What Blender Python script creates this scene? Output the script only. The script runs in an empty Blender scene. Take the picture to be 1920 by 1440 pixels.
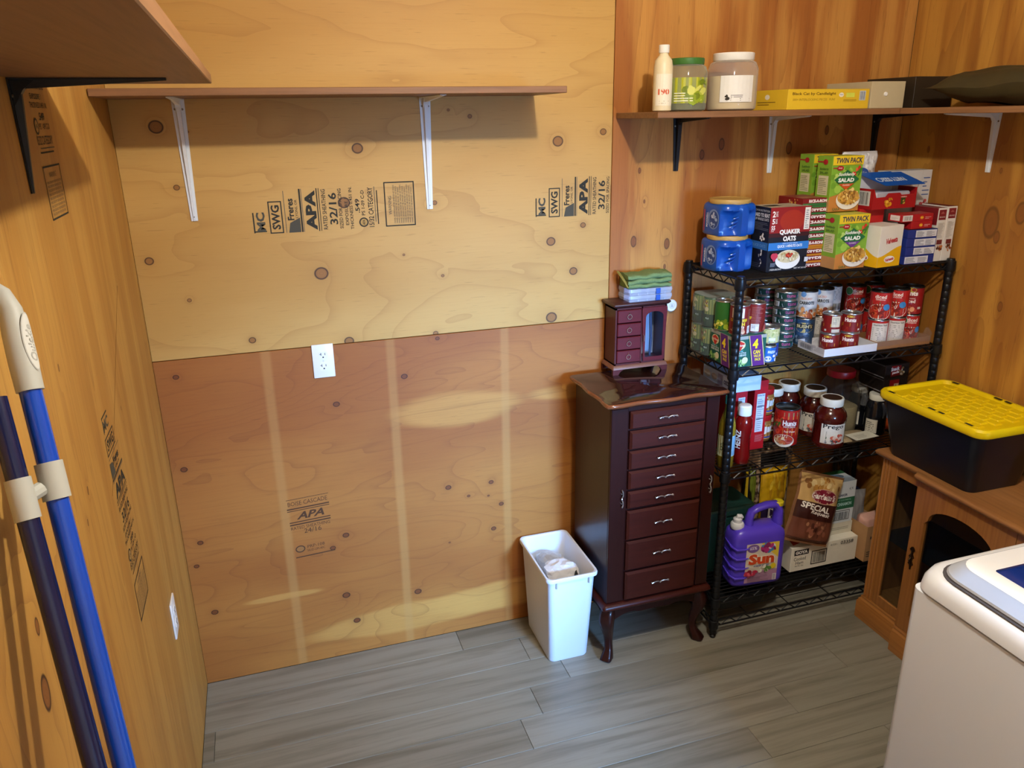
import bpy, bmesh, math, random
from mathutils import Vector, Matrix
random.seed(7)
sc = bpy.context.scene
COL = sc.collection
PI = math.pi

# ---------------------------------------------------------------- camera
CAM_LOC = (0.3636, -2.5662, 1.9268)
PITCH, YAW, ROLL, FPX = 0.3295, 0.3069, -0.017, 1466.0
def cam_axes():
    cy, sy, cp, sp = math.cos(YAW), math.sin(YAW), math.cos(PITCH), math.sin(PITCH)
    fwd = Vector((sy*cp, cy*cp, -sp)); right = Vector((cy, -sy, 0)); up = right.cross(fwd)
    cr, sr = math.cos(ROLL), math.sin(ROLL)
    return cr*right + sr*up, -sr*right + cr*up, fwd
_r, _u, _f = cam_axes()
cd = bpy.data.cameras.new('camera'); cam = bpy.data.objects.new('camera', cd); COL.objects.link(cam)
cam.matrix_world = Matrix(((_r.x, _u.x, -_f.x, CAM_LOC[0]), (_r.y, _u.y, -_f.y, CAM_LOC[1]),
                           (_r.z, _u.z, -_f.z, CAM_LOC[2]), (0, 0, 0, 1)))
cd.sensor_fit = 'HORIZONTAL'; cd.sensor_width = 36.0; cd.lens = FPX/1920*36.0
cd.clip_start = 0.02; cd.clip_end = 60
sc.camera = cam
# ---------------------------------------------------------------- world, lights, exposure
w = bpy.data.worlds.new('world'); sc.world = w; w.use_nodes = True
bg = w.node_tree.nodes['Background']; bg.inputs[0].default_value = (0.55, 0.72, 1.0, 1); bg.inputs[1].default_value = 1.0
LAMP = (1.20, -1.67, 2.60)
ld = bpy.data.lights.new('ceiling_bulb_light', 'POINT'); ld.energy = 68; ld.color = (1.0, 0.945, 0.84); ld.shadow_soft_size = 0.03
lo = bpy.data.objects.new('ceiling_bulb_light', ld); COL.objects.link(lo); lo.location = LAMP
wd = bpy.data.lights.new('window_daylight', 'AREA'); wd.shape = 'RECTANGLE'; wd.size = 0.62; wd.size_y = 0.52
wd.energy = 34; wd.color = (0.27, 0.56, 1.0); wd.spread = math.radians(52)
wo = bpy.data.objects.new('window_daylight', wd); COL.objects.link(wo)
wo.location = (1.93, -3.60, 1.28)   # daylight falling in through the window
wo.rotation_euler = Vector((-.73, 3.4, -.88)).to_track_quat('-Z', 'Y').to_euler()
sc.view_settings.view_transform = 'Standard'; sc.view_settings.look = 'None'
sc.view_settings.exposure = 0.20; sc.view_settings.gamma = 1.0; sc.view_settings.use_curve_mapping = False

# ---------------------------------------------------------------- mesh helpers
class MB:
    """collects geometry; build() links it as one mesh object"""
    def __init__(s): s.v = []; s.f = []; s.m = []
    def add(s, vs, fs, mi=0):
        o = len(s.v); s.v += [tuple(p) for p in vs]
        for f in fs: s.f.append(tuple(i+o for i in f)); s.m.append(mi)
        return s
    def bm(s, bm, mi=0, M=None):
        if M is not None: bm.transform(M)
        bm.verts.index_update(); s.add([v.co[:] for v in bm.verts], [[v.index for v in f.verts] for f in bm.faces], mi); bm.free(); return s
    def box(s, x0, x1, y0, y1, z0, z1, bev=0, seg=1, mi=0, M=None):
        if bev <= 0 and M is None:
            v = [(x, y, z) for z in (z0, z1) for y in (y0, y1) for x in (x0, x1)]
            return s.add(v, [(0,2,3,1), (4,5,7,6), (0,1,5,4), (1,3,7,5), (3,2,6,7), (2,0,4,6)], mi)
        b = bmesh.new(); bmesh.ops.create_cube(b, size=1)
        for v in b.verts: v.co = Vector(((x0+x1)/2+v.co.x*(x1-x0), (y0+y1)/2+v.co.y*(y1-y0), (z0+z1)/2+v.co.z*(z1-z0)))
        if bev > 0: bmesh.ops.bevel(b, geom=b.edges[:], offset=bev, segments=seg, affect='EDGES', profile=.5)
        return s.bm(b, mi, M)
    def loft(s, rings, cap0=True, cap1=True, mi=0, closed=True):
        n = len(rings[0]); vs = [p for r in rings for p in r]; fs = []
        for i in range(len(rings)-1):
            for j in range(n if closed else n-1):
                k = (j+1) % n; fs.append((i*n+j, i*n+k, (i+1)*n+k, (i+1)*n+j))
        if cap0: fs.append(tuple(range(n-1, -1, -1)))
        if cap1: fs.append(tuple(range((len(rings)-1)*n, len(rings)*n)))
        return s.add(vs, fs, mi)
    def lathe(s, prof, n=24, c=(0, 0, 0), mi=0, cap0=True, cap1=True):
        return s.loft([[(c[0]+r*math.cos(2*PI*j/n), c[1]+r*math.sin(2*PI*j/n), c[2]+z) for j in range(n)] for r, z in prof], cap0, cap1, mi)
    def tube(s, pts, r, n=8, mi=0, caps=True, flat=1.0):
        pts = [Vector(p) for p in pts]; rs = r if isinstance(r, (list, tuple)) else [r]*len(pts); rings = []
        up = Vector((0, 0, 1)); d0 = (pts[1]-pts[0]).normalized()
        if abs(d0.dot(up)) > .95: up = Vector((0, 1, 0))
        x = d0.cross(up).normalized()
        for i, p in enumerate(pts):
            d = ((pts[i+1] if i+1 < len(pts) else p) - (pts[i-1] if i else p)).normalized()
            x = (x - d*x.dot(d)).normalized(); y = d.cross(x)
            rings.append([tuple(p + (x*math.cos(2*PI*j/n) + y*math.sin(2*PI*j/n)*flat)*rs[i]) for j in range(n)])
        return s.loft(rings, caps, caps, mi)
    def wire(s, a, b, r, mi=0, n=5): return s.tube([a, b], r, n, mi, False)
    def prism(s, poly, axis, a, b, mi=0):
        """extrude 2D polygon along an axis: x->(y,z) y->(x,z) z->(x,y)"""
        def P(q, t): return {'x': (t, q[0], q[1]), 'y': (q[0], t, q[1]), 'z': (q[0], q[1], t)}[axis]
        return s.loft([[P(q, a) for q in poly], [P(q, b) for q in poly]], mi=mi)
    def xf(s, M): s.v = [tuple(M @ Vector(p)) for p in s.v]; return s
    def build(s, name, mat, parent=None, smooth=True, ang=35, fix=True):
        me = bpy.data.meshes.new(name); me.from_pydata(s.v, [], s.f)
        for m in (mat if isinstance(mat, (list, tuple)) else [mat]): me.materials.append(m)
        if any(s.m): me.polygons.foreach_set('material_index', s.m)
        if fix:
            b = bmesh.new(); b.from_mesh(me); bmesh.ops.recalc_face_normals(b, faces=b.faces[:]); b.to_mesh(me); b.free()
        if smooth:
            me.polygons.foreach_set('use_smooth', [True]*len(me.polygons)); me.set_sharp_from_angle(angle=math.radians(ang))
        me.update()
        o = bpy.data.objects.new(name, me); COL.objects.link(o)
        if parent: o.parent = parent
        return o
def rrect(cx, cy, w, d, r, z, k=4):
    """rounded rectangle ring"""
    r = min(r, w/2-1e-4, d/2-1e-4); out = []
    for qx, qy, a0 in ((1, 1, 0), (-1, 1, PI/2), (-1, -1, PI), (1, -1, 1.5*PI)):
        for i in range(k+1):
            a = a0 + PI/2*i/k; out.append((cx+qx*(w/2-r)+r*math.cos(a), cy+qy*(d/2-r)+r*math.sin(a), z))
    return out
def thing(name, label, cat, loc=(0, 0, 0), rz=0, group=None):
    o = bpy.data.objects.new(name, None); COL.objects.link(o); o.location = loc; o.rotation_euler = (0, 0, rz)
    o.empty_display_size = .05; tag(o, label, cat, group); return o
def tag(o, label, cat=None, group=None, kind=None):
    o['label'] = label
    if cat: o['category'] = cat
    if group: o['group'] = group
    if kind: o['kind'] = kind
    return o

# ---------------------------------------------------------------- materials
class NT:
    def __init__(s, name):
        s.mat = bpy.data.materials.new(name); s.mat.use_nodes = True; s.t = s.mat.node_tree; s.b = s.t.nodes['Principled BSDF']
    def n(s, typ, **kw):
        nd = s.t.nodes.new(typ)
        for k, v in kw.items(): setattr(nd, k, v)
        return nd
    def put(s, sock, v):
        if hasattr(v, 'is_output') or isinstance(v, bpy.types.NodeSocket): s.t.links.new(v, sock)
        else: sock.default_value = v
    def m(s, op, a, b=None, c=None, clamp=False):
        nd = s.n('ShaderNodeMath', operation=op); nd.use_clamp = clamp
        for i, v in enumerate((a, b, c)):
            if v is not None: s.put(nd.inputs[i], v)
        return nd.outputs[0]
    def comb(s, x, y, z):
        nd = s.n('ShaderNodeCombineXYZ')
        for i, v in enumerate((x, y, z)): s.put(nd.inputs[i], v)
        return nd.outputs[0]
    def noise(s, vec, scale=1, detail=2, rough=.5, dist=0):
        nd = s.n('ShaderNodeTexNoise'); s.put(nd.inputs['Vector'], vec); nd.inputs['Scale'].default_value = scale
        nd.inputs['Detail'].default_value = detail; nd.inputs['Roughness'].default_value = rough; nd.inputs['Distortion'].default_value = dist
        return nd.outputs['Fac']
    def mix(s, f, a, b, blend='MIX'):
        nd = s.n('ShaderNodeMix', data_type='RGBA', blend_type=blend); s.put(nd.inputs[0], f)
        s.put(nd.inputs[6], a if not isinstance(a, tuple) else (*a, 1)[:4]); s.put(nd.inputs[7], b if not isinstance(b, tuple) else (*b, 1)[:4])
        return nd.outputs[2]
    def sstep(s, x, a, b, lo=0., hi=1.):
        nd = s.n('ShaderNodeMapRange', interpolation_type='SMOOTHSTEP'); s.put(nd.inputs[0], x)
        for i, v in enumerate((a, b, lo, hi)): nd.inputs[i+1].default_value = v
        return nd.outputs[0]
    def xyz(s):
        sp = s.n('ShaderNodeSeparateXYZ'); s.t.links.new(s.n('ShaderNodeTexCoord').outputs['Object'], sp.inputs[0]); return sp.outputs
    def bump(s, h, strength=.3, dist=.001):
        nd = s.n('ShaderNodeBump'); nd.inputs['Strength'].default_value = strength; nd.inputs['Distance'].default_value = dist
        s.put(nd.inputs['Height'], h); s.t.links.new(nd.outputs[0], s.b.inputs['Normal'])
def lin(c):
    """#rrggbb -> linear"""
    if not isinstance(c, str): return tuple(c)
    c = c.lstrip('#'); out = []
    for i in (0, 2, 4):
        v = int(c[i:i+2], 16)/255; out.append(v/12.92 if v <= .04045 else ((v+.055)/1.055)**2.4)
    return tuple(out)
_mc = {}
def mat(col, rough=.5, metal=0., vary=.10, scale=30., spec=.5, trans=0., ior=1.45, alpha=1., bump=0., name=None, coat=0.):
    key = (col, rough, metal, vary, scale, spec, trans, alpha, bump, coat)
    if key in _mc: return _mc[key]
    N = NT(name or 'mat'); c = lin(col)
    nz = N.noise(N.n('ShaderNodeTexCoord').outputs['Object'], scale, 3)
    d = tuple(max(0, x*(1-vary)) for x in c); l = tuple(min(1, x*(1+vary)) for x in c)
    N.put(N.b.inputs['Base Color'], N.mix(nz, d, l))
    N.b.inputs['Roughness'].default_value = rough; N.b.inputs['Metallic'].default_value = metal
    N.b.inputs['Specular IOR Level'].default_value = spec; N.b.inputs['Transmission Weight'].default_value = trans; N.b.inputs['IOR'].default_value = ior
    N.b.inputs['Alpha'].default_value = alpha; N.b.inputs['Coat Weight'].default_value = coat; N.b.inputs['Coat Roughness'].default_value = .08
    if bump: N.bump(nz, bump, .002)
    _mc[key] = N.mat; return N.mat
def film(col, op=.15, rough=.12, name='clear_film', skin=None):
    """thin clear plastic or glass pane: mostly see-through with a glossy skin"""
    key = ('film', col, op, rough, skin)
    if key in _mc: return _mc[key]
    N = NT(name); out = N.t.nodes['Material Output']; tr = N.n('ShaderNodeBsdfTransparent'); tr.inputs[0].default_value = (*lin(col), 1)
    fr = N.n('ShaderNodeLayerWeight'); fr.inputs[0].default_value = .5
    N.b.inputs['Base Color'].default_value = (*lin(skin or col), 1); N.b.inputs['Roughness'].default_value = rough
    mx = N.n('ShaderNodeMixShader'); f = N.m('ADD', N.m('MULTIPLY', N.m('POWER', fr.outputs['Facing'], 4.), .8), op+.03, clamp=True)
    N.t.links.new(f, mx.inputs[0]); N.t.links.new(tr.outputs[0], mx.inputs[1]); N.t.links.new(N.b.outputs[0], mx.inputs[2])
    N.t.links.new(mx.outputs[0], out.inputs[0]); _mc[key] = N.mat; return N.mat
def plywood(name, u, v, base, base2, dark, knots=(), K=9., fu=.55, fv=2.2, ls=.5, fib=.25, seed=0., strips=(), strip_col=None, su=.55, band=0., rough=.55, blotch=None, sharp=5., blots=(), kstr=1., bw=.16, pore=.30):
    """flat-sawn veneer: contour lines of a stretched noise field bent round the knots"""
    N = NT(name); X = N.xyz(); ax = {'x': X[0], 'y': X[1], 'z': X[2]}; U, V = ax[u], ax[v]
    wob = N.noise(N.comb(N.m('MULTIPLY', U, 2.), N.m('MULTIPLY', V, 2.), seed+9.), 1, 2)
    md = None
    if knots:
        p = N.comb(N.m('MULTIPLY', U, su), V, 0.)
        for (ku, kv, r) in knots:
            nd = N.n('ShaderNodeVectorMath', operation='DISTANCE'); N.put(nd.inputs[0], p); nd.inputs[1].default_value = (ku*su, kv, 0)
            q = N.m('MULTIPLY', nd.outputs['Value'], 1/r); md = q if md is None else N.m('MINIMUM', md, q)
    n1 = N.noise(N.comb(N.m('MULTIPLY', U, fu), N.m('MULTIPLY', V, fv), seed), 1, 3, .45, .3)
    phi = N.m('MULTIPLY', n1, K)
    if md is not None: phi = N.m('ADD', phi, N.m('MULTIPLY', N.m('EXPONENT', N.m('MULTIPLY', md, -.42)), 1.3))
    phi = N.m('ADD', phi, N.m('MULTIPLY', V, 3.1))
    saw = N.m('FRACT', phi); line = N.m('POWER', saw, sharp)
    fine = N.noise(N.comb(N.m('MULTIPLY', U, 3.), N.m('MULTIPLY', V, 190.), seed+3), 1, 3, .6)
    pores = N.sstep(N.noise(N.comb(N.m('MULTIPLY', U, 16.), N.m('MULTIPLY', V, 330.), seed+5), 1, 1), .66, .80)
    big = N.sstep(N.noise(N.comb(N.m('MULTIPLY', U, .9), N.m('MULTIPLY', V, 2.6 + band), seed+7), 1, 3, .5), .5-bw, .5+bw)
    c = N.mix(big, base, base2)
    if blotch and not blots:
        bn = N.sstep(N.noise(N.comb(N.m('MULTIPLY', U, .8), N.m('MULTIPLY', V, 2.3), seed+21), 1, 2, .4, .4), .60, .63); c = N.mix(bn, c, blotch)
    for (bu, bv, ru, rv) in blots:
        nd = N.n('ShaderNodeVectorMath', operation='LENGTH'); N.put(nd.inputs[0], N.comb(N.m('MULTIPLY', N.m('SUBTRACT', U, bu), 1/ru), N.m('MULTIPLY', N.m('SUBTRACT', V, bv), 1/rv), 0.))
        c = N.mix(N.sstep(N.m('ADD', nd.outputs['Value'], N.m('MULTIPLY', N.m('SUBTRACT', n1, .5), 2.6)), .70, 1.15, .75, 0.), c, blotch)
    c = N.mix(N.m('MULTIPLY', line, ls), c, dark)
    c = N.mix(N.m('MULTIPLY', N.m('ABSOLUTE', N.m('SUBTRACT', fine, .5)), fib*2.6, clamp=True), c, dark)
    c = N.mix(N.m('MULTIPLY', pores, pore), c, tuple(x*.45 for x in dark))
    if strips:
        for (su0, wdt) in strips:
            dd = N.m('ABSOLUTE', N.m('SUBTRACT', N.m('ADD', U, N.m('MULTIPLY', N.m('SUBTRACT', wob, .5), .006)), su0))
            c = N.mix(N.sstep(dd, wdt*.22, wdt*.60, .42, 0.), c, strip_col)
    if md is not None:
        mm = N.m('ADD', md, N.m('MULTIPLY', N.m('SUBTRACT', wob, .5), .5))
        c = N.mix(N.m('MULTIPLY', N.m('EXPONENT', N.m('MULTIPLY', md, -.8)), .60*kstr), c, dark)
        inner = N.mix(N.sstep(mm, .66, .92), tuple(min(1, x*1.05) for x in dark), (.022, .007, .003))
        inner = N.mix(N.m('MULTIPLY', N.m('FRACT', N.m('MULTIPLY', mm, 3.)), .35), inner, tuple(x*.5 for x in dark))
        c = N.mix(N.sstep(mm, .92, 1.12, kstr, 0.), c, inner)
    N.put(N.b.inputs['Base Color'], c); N.b.inputs['Roughness'].default_value = rough; N.b.inputs['Specular IOR Level'].default_value = .35
    N.bump(N.m('ADD', fine, N.m('MULTIPLY', pores, -1.)), .12, .0006)
    return N.mat
def timber(name, axis, base, dark, rough=.35, fine=120., coat=0., amt=.6, spec=.5):
    N = NT(name); X = N.xyz(); o = {'x': 0, 'y': 1, 'z': 2}[axis]
    sc3 = [fine, fine, fine]; sc3[o] = 4.; v = N.comb(*[N.m('MULTIPLY', X[i], sc3[i]) for i in range(3)])
    n1 = N.noise(v, 1, 3, .6); sb = [9.]*3; sb[o] = 1.2
    n2 = N.noise(N.comb(*[N.m('MULTIPLY', X[i], sb[i]) for i in range(3)]), 1, 2)
    c = N.mix(N.m('MULTIPLY', N.sstep(n1, .35, .75), amt), base, dark); c = N.mix(N.m('MULTIPLY', n2, .3), c, dark)
    N.put(N.b.inputs['Base Color'], c); N.b.inputs['Roughness'].default_value = rough; N.b.inputs['Specular IOR Level'].default_value = spec
    N.b.inputs['Coat Weight'].default_value = coat; N.b.inputs['Coat Roughness'].default_value = .06
    return N.mat

# ---------------------------------------------------------------- flat print: shapes in (u,v) laid on a surface
_tc = {}
def text_geo(s, bold=0., shear=0.):
    key = (s, bold, shear)
    if key in _tc: return _tc[key]
    cu = bpy.data.curves.new('t', 'FONT'); cu.body = s; cu.size = 1; cu.resolution_u = 2; cu.offset = bold; cu.shear = shear
    o = bpy.data.objects.new('t', cu); me = o.to_mesh()
    vs = [(v.co.x, v.co.y) for v in me.vertices]; fs = [tuple(p.vertices) for p in me.polygons]
    o.to_mesh_clear(); bpy.data.objects.remove(o); bpy.data.curves.remove(cu)
    if not vs: vs = [(0, 0), (.1, 0), (.1, .1)]; fs = [(0, 1, 2)]
    x0, x1 = min(v[0] for v in vs), max(v[0] for v in vs); y0, y1 = min(v[1] for v in vs), max(v[1] for v in vs)
    vs = [((x-x0)/(x1-x0)-.5, (y-y0)/(y1-y0)-.5) for x, y in vs]
    _tc[key] = (vs, fs, (x1-x0)/(y1-y0)); return _tc[key]
class Decal:
    def __init__(s): s.sh = []
    def _a(s, vs, fs, c): s.sh.append((vs, fs, c)); return s
    def rect(s, u0, v0, u1, v1, c, n=8):
        vs = [(u0+(u1-u0)*i/n, v) for v in (v0, v1) for i in range(n+1)]
        return s._a(vs, [(i, i+1, n+2+i, n+1+i) for i in range(n)], c)
    def poly(s, pts, c): return s._a(pts, [tuple(range(len(pts)))], c)
    def ell(s, cu, cv, ru, rv, c, n=20):
        vs = [(cu, cv)] + [(cu+ru*math.cos(2*PI*i/n), cv+rv*math.sin(2*PI*i/n)) for i in range(n)]
        return s._a(vs, [(0, 1+i, 1+(i+1) % n) for i in range(n)], c)
    def text(s, t, cu, cv, w, h, c, bold=.015, shear=0., rot=0.):
        vs, fs, _ = text_geo(t, bold, shear); cr, sr = math.cos(rot), math.sin(rot)
        return s._a([(cu+x*w*cr-y*h*sr, cv+x*w*sr+y*h*cr) for x, y in vs], fs, c)
    def frame(s, u0, v0, u1, v1, t, c):
        s.rect(u0, v0, u1, v0+t, c); s.rect(u0, v1-t, u1, v1, c); s.rect(u0, v0+t, u0+t, v1-t, c, 1); return s.rect(u1-t, v0+t, u1, v1-t, c, 1)
    def bars(s, u0, v0, u1, v1, c='#1a1a1a', n=14, seed=3):
        R = random.Random(seed); x = u0; st = (u1-u0)/n
        for i in range(n): s.rect(u0+st*i, v0, u0+st*i+st*R.uniform(.25, .75), v1, c, 1)
        return s
    def lines(s, u0, v0, u1, v1, n, c, seed=1, t=.4, minw=.55):
        R = random.Random(seed); st = (v1-v0)/n
        for i in range(n): s.rect(u0, v0+st*i, u0+(u1-u0)*R.uniform(minw, 1), v0+st*(i+t), c, 2)
        return s
    def blobs(s, cu, cv, ru, rv, cols, n, size, seed=1):
        R = random.Random(seed)
        for i in range(n):
            a = R.uniform(0, 2*PI); q = math.sqrt(R.random()); z = size*R.uniform(.6, 1.3); k = R.uniform(.4, 1.); t = R.uniform(0, PI)
            px, py = cu+ru*q*math.cos(a), cv+rv*q*math.sin(a)
            s.poly([(px+z*math.cos(b)*math.cos(t)-z*k*math.sin(b)*math.sin(t), py+z*math.cos(b)*math.sin(t)+z*k*math.sin(b)*math.cos(t)) for b in [2*PI*j/7 for j in range(7)]], R.choice(cols))
        return s
    def build(s, name, parent, mp, rough=.45, eps=.00012, sub=0.):
        mb = MB(); cols = []
        for li, (vs, fs, c) in enumerate(s.sh):
            if sub:
                b = bmesh.new(); bv = [b.verts.new((u, v, 0)) for u, v in vs]
                for f in fs:
                    try: b.faces.new([bv[i] for i in f])
                    except ValueError: pass
                for _ in range(5):
                    bmesh.ops.triangulate(b, faces=b.faces[:]); ed = [e for e in b.edges if e.calc_length() > sub]
                    if not ed: break
                    bmesh.ops.subdivide_edges(b, edges=ed, cuts=1)
                bmesh.ops.triangulate(b, faces=b.faces[:]); b.verts.index_update(); vs = [(q.co.x, q.co.y) for q in b.verts]; fs = [[q.index for q in f.verts] for f in b.faces]; b.free()
            if c not in cols: cols.append(c)
            mb.add([mp(u, v, eps*(li+2)) for u, v in vs], fs, cols.index(c))
        return mb.build(name, [mat(c, rough, vary=.06, scale=60.) for c in cols], parent, smooth=False, fix=False)
def plane(o, U, V):
    o, U, V = Vector(o), Vector(U).normalized(), Vector(V).normalized(); Nn = U.cross(V)
    return lambda u, v, e: tuple(o + U*u + V*v + Nn*e)
def cyl(R, z0, a0, c=(0, 0)):
    """u = arc length to the right as seen from outside, a0 = facing angle"""
    return lambda u, v, e: (c[0]+(R+e)*math.cos(a0+u/R), c[1]+(R+e)*math.sin(a0+u/R), z0+v)
# ================================================================= the room
W, DEPTH, HC = 2.775, 3.50, 2.72
def struct(name, label, mb, m, smooth=False):
    o = mb.build(name, m, None, smooth); o['kind'] = 'structure'; o['label'] = label; return o
KU = [(0.116,1.915,.017),(0.685,1.841,.016),(1.353,1.846,.015),(1.518,1.873,.010),(0.147,1.744,.008),(0.040,1.533,.012),(0.135,1.405,.006),
      (0.540,1.459,.019),(0.304,1.260,.010),(0.922,1.664,.007),(1.328,1.513,.014),(1.448,1.563,.009),(1.413,1.403,.013),(1.330,1.241,.018),
      (0.609,1.226,.014),(0.810,1.501,.004),(0.938,1.422,.005),(0.630,1.678,.017),(0.904,1.224,.008),(0.20,1.90,.003),(1.05,1.93,.006),(.98,1.95,.004)]
KL = [(0.061,1.163,.008),(0.548,1.009,.009),(0.786,1.081,.009),(0.040,0.845,.009),(0.053,0.569,.008),(0.029,0.482,.007),(0.063,0.289,.009),
      (0.538,0.506,.009),(0.488,0.463,.008),(0.519,0.258,.012),(0.549,0.141,.011),(0.786,0.215,.011),(0.923,0.632,.009),(1.088,0.627,.008),
      (0.999,0.584,.005),(1.076,0.572,.004),(1.126,0.529,.008),(1.093,0.429,.008),(0.918,0.402,.003),(0.909,1.205,.006)]
KR = [(1.493,1.646,.011),(1.477,1.781,.011),(1.787,1.905,.010),(1.821,1.983,.012),(1.633,1.683,.004),(1.393,1.776,.005),(1.80,2.27,.012),(1.74,1.66,.006),(1.86,2.43,.009)]
P_UP = plywood('pale_plywood', 'x', 'z', (.56,.330,.092), (.475,.256,.058), (.30,.130,.027), KU, K=9., fu=.9, fv=2.4, ls=.30, fib=.14, seed=1.3, su=.9, sharp=9.)
P_LOW = plywood('amber_plywood', 'x', 'z', (.40,.150,.026), (.315,.100,.016), (.175,.048,.009), KL, K=20., fu=.7, fv=3.0, ls=.34, fib=.34, seed=6.1, sharp=9.,
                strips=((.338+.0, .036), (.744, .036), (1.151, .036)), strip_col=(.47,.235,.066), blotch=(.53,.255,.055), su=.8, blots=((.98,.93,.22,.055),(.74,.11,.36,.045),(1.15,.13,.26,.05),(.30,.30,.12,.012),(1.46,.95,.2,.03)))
P_BR = plywood('orange_plywood', 'z', 'x', (.56,.265,.058), (.37,.128,.024), (.20,.060,.013), KR, K=9., fu=.35, fv=4.2, ls=.35, fib=.34, seed=11.7, band=6., bw=.08, pore=.5, kstr=.8)
P_L = plywood('honey_plywood', 'z', 'y', (.53,.285,.062), (.45,.220,.042), (.26,.10,.018), [(1.52,-1.067,.004),(1.27,-1.046,.005),(1.226,-1.092,.004),(1.279,-.60,.003)], K=10., fu=.28, fv=5., ls=.34, fib=.50, seed=17.2, band=8., bw=.10, pore=.6)
P_L2 = plywood('honey_plywood_wide_grain', 'z', 'y', (.54,.290,.062), (.43,.205,.038), (.24,.09,.018), [(1.252,-1.461,.008),(1.16,-1.49,.016)], K=26., fu=.9, fv=2.2, ls=.42, fib=.3, seed=23.9)
P_R = plywood('dark_honey_plywood', 'z', 'y', (.52,.255,.042), (.35,.142,.022), (.20,.064,.013), [(1.552,-.468,.030),(1.507,-.50,.012),(1.596,-.576,.02),(1.277,-.563,.010),(1.297,-.41,.005),(1.786,-.148,.007),(1.907,-.376,.008),(1.727,-.471,.005)],
               K=10., fu=.35, fv=4., ls=.34, fib=.24, seed=29.3, band=6., kstr=.55, bw=.08, pore=.5)
DARK = mat('#2b2018', .9, name='wall_cavity')
def panel(par, m, x0, x1, y0, y1, z0, z1):
    return MB().box(x0, x1, y0, y1, z0, z1, .0012).build('plywood_panel', m, par, False)
g = .0011; SX = 1.553; SZ = 1.2192
wb = struct('wall_back', 'plywood sheeted back wall of pale upper and amber lower sheets', MB().box(-.06, W+.06, .0125, .06, 0, HC), DARK)
tag(panel(wb, P_UP, 0, SX-g, 0, .012, SZ+g, 2.438-g), 'pale plywood sheet with round knots and black grade stamps')
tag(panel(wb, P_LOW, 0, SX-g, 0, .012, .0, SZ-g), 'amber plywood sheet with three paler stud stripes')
tag(panel(wb, P_BR, SX+g, W, 0, .012, .0, 2.438-g), 'orange plywood sheet with upright grain')
panel(wb, P_UP, 0, SX-g, 0, .012, 2.438+g, HC); panel(wb, P_BR, SX+g, W, 0, .012, 2.438+g, HC)
wl = struct('wall_left', 'honey plywood left wall with upright grain', MB().box(-.06, -.0125, -DEPTH-.06, 0.0125, 0, HC), DARK)
SL = -1.262
panel(wl, P_L, -.012, 0, SL+g, 0, 0, 2.438-g); panel(wl, P_L2, -.012, 0, SL-1.2192+g, SL-g, 0, 2.438-g); panel(wl, P_L, -.012, 0, -DEPTH, SL-1.2192-g, 0, 2.438-g)
panel(wl, P_L, -.012, 0, -DEPTH, 0, 2.438+g, HC)
wr = struct('wall_right', 'dark honey plywood right wall', MB().box(W+.0125, W+.06, -DEPTH-.06, .0125, 0, HC), DARK)
for k in range(3): panel(wr, P_R, W, W+.012, max(-DEPTH, -1.2192*(k+1))+g, -1.2192*k-(g if k else 0), 0, 2.438-g)
panel(wr, P_R, W, W+.012, -DEPTH, 0, 2.438+g, HC)
# front wall behind the photographer, with the daylight window
WX0, WX1, WZ0, WZ1 = 1.60, 2.26, 1.00, 1.56
mb = MB(); y0, y1 = -DEPTH-.06, -DEPTH
mb.box(-.06, WX0, y0, y1, 0, HC).box(WX1, W+.06, y0, y1, 0, HC).box(WX0, WX1, y0, y1, 0, WZ0).box(WX0, WX1, y0, y1, WZ1, HC)
struct('wall_front', 'white painted wall behind the viewer with a window', mb, mat('#e9e8e4', .8, vary=.03, scale=6.))
fr = MB(); t = .03
for a in ((WX0-.05, WX0+.01, WZ0-.05, WZ1+.05), (WX1-.01, WX1+.05, WZ0-.05, WZ1+.05), (WX0, WX1, WZ0-.05, WZ0+.01), (WX0, WX1, WZ1-.01, WZ1+.05)): fr.box(a[0], a[1], -DEPTH+.001, -DEPTH+.02, a[2], a[3], .002)
w1 = struct('window_1', 'white framed window behind the viewer', fr, mat('#e8e6df', .5))
MB().box(WX0, WX1, -DEPTH-.034, -DEPTH-.030, WZ0, WZ1).build('pane', film('#f4f8ff', .02), w1, False)
MB().box(WX0-.06, WX1+.06, -DEPTH+.001, -DEPTH+.05, WZ0-.075, WZ0-.05, .003).build('window_sill', mat('#e8e6df', .5), w1, False)
struct('ceiling', 'off white painted ceiling', MB().box(-.06, W+.06, -DEPTH-.06, .06, HC, HC+.05), mat('#e6e2d8', .8, vary=.04, scale=8.))
# floor of wood-look planks, each plank a piece
fl = struct('floor', 'grey brown wood-look plank floor', MB().box(-.06, W+.06, -DEPTH-.06, .06, -.06, -.0035), mat('#3a3832', .9))
FM = []
for k, (b, d) in enumerate((('#878273', '#706a5b'), ('#7f796a', '#676152'), ('#8b8678', '#746e60'))):
    N = NT('floor_plank'); X = N.xyz()
    a = N.noise(N.comb(N.m('MULTIPLY', X[0], 1.6), N.m('MULTIPLY', X[1], 26.), 3.+7*k), 1, 4, .6, .4)
    f = N.noise(N.comb(N.m('MULTIPLY', X[0], 7.), N.m('MULTIPLY', X[1], 170.), 1.+k), 1, 2)
    c = N.mix(N.sstep(a, .40, .72), lin(b), lin(d)); c = N.mix(N.m('MULTIPLY', N.sstep(f, .5, .8), .2), c, tuple(x*.5 for x in lin(d)))
    N.put(N.b.inputs['Base Color'], c); N.b.inputs['Roughness'].default_value = .42; N.bump(f, .1, .0004); FM.append(N.mat)
PW = .1385; RF = random.Random(5); starts = {0: .925, 4: 2.235}
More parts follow.
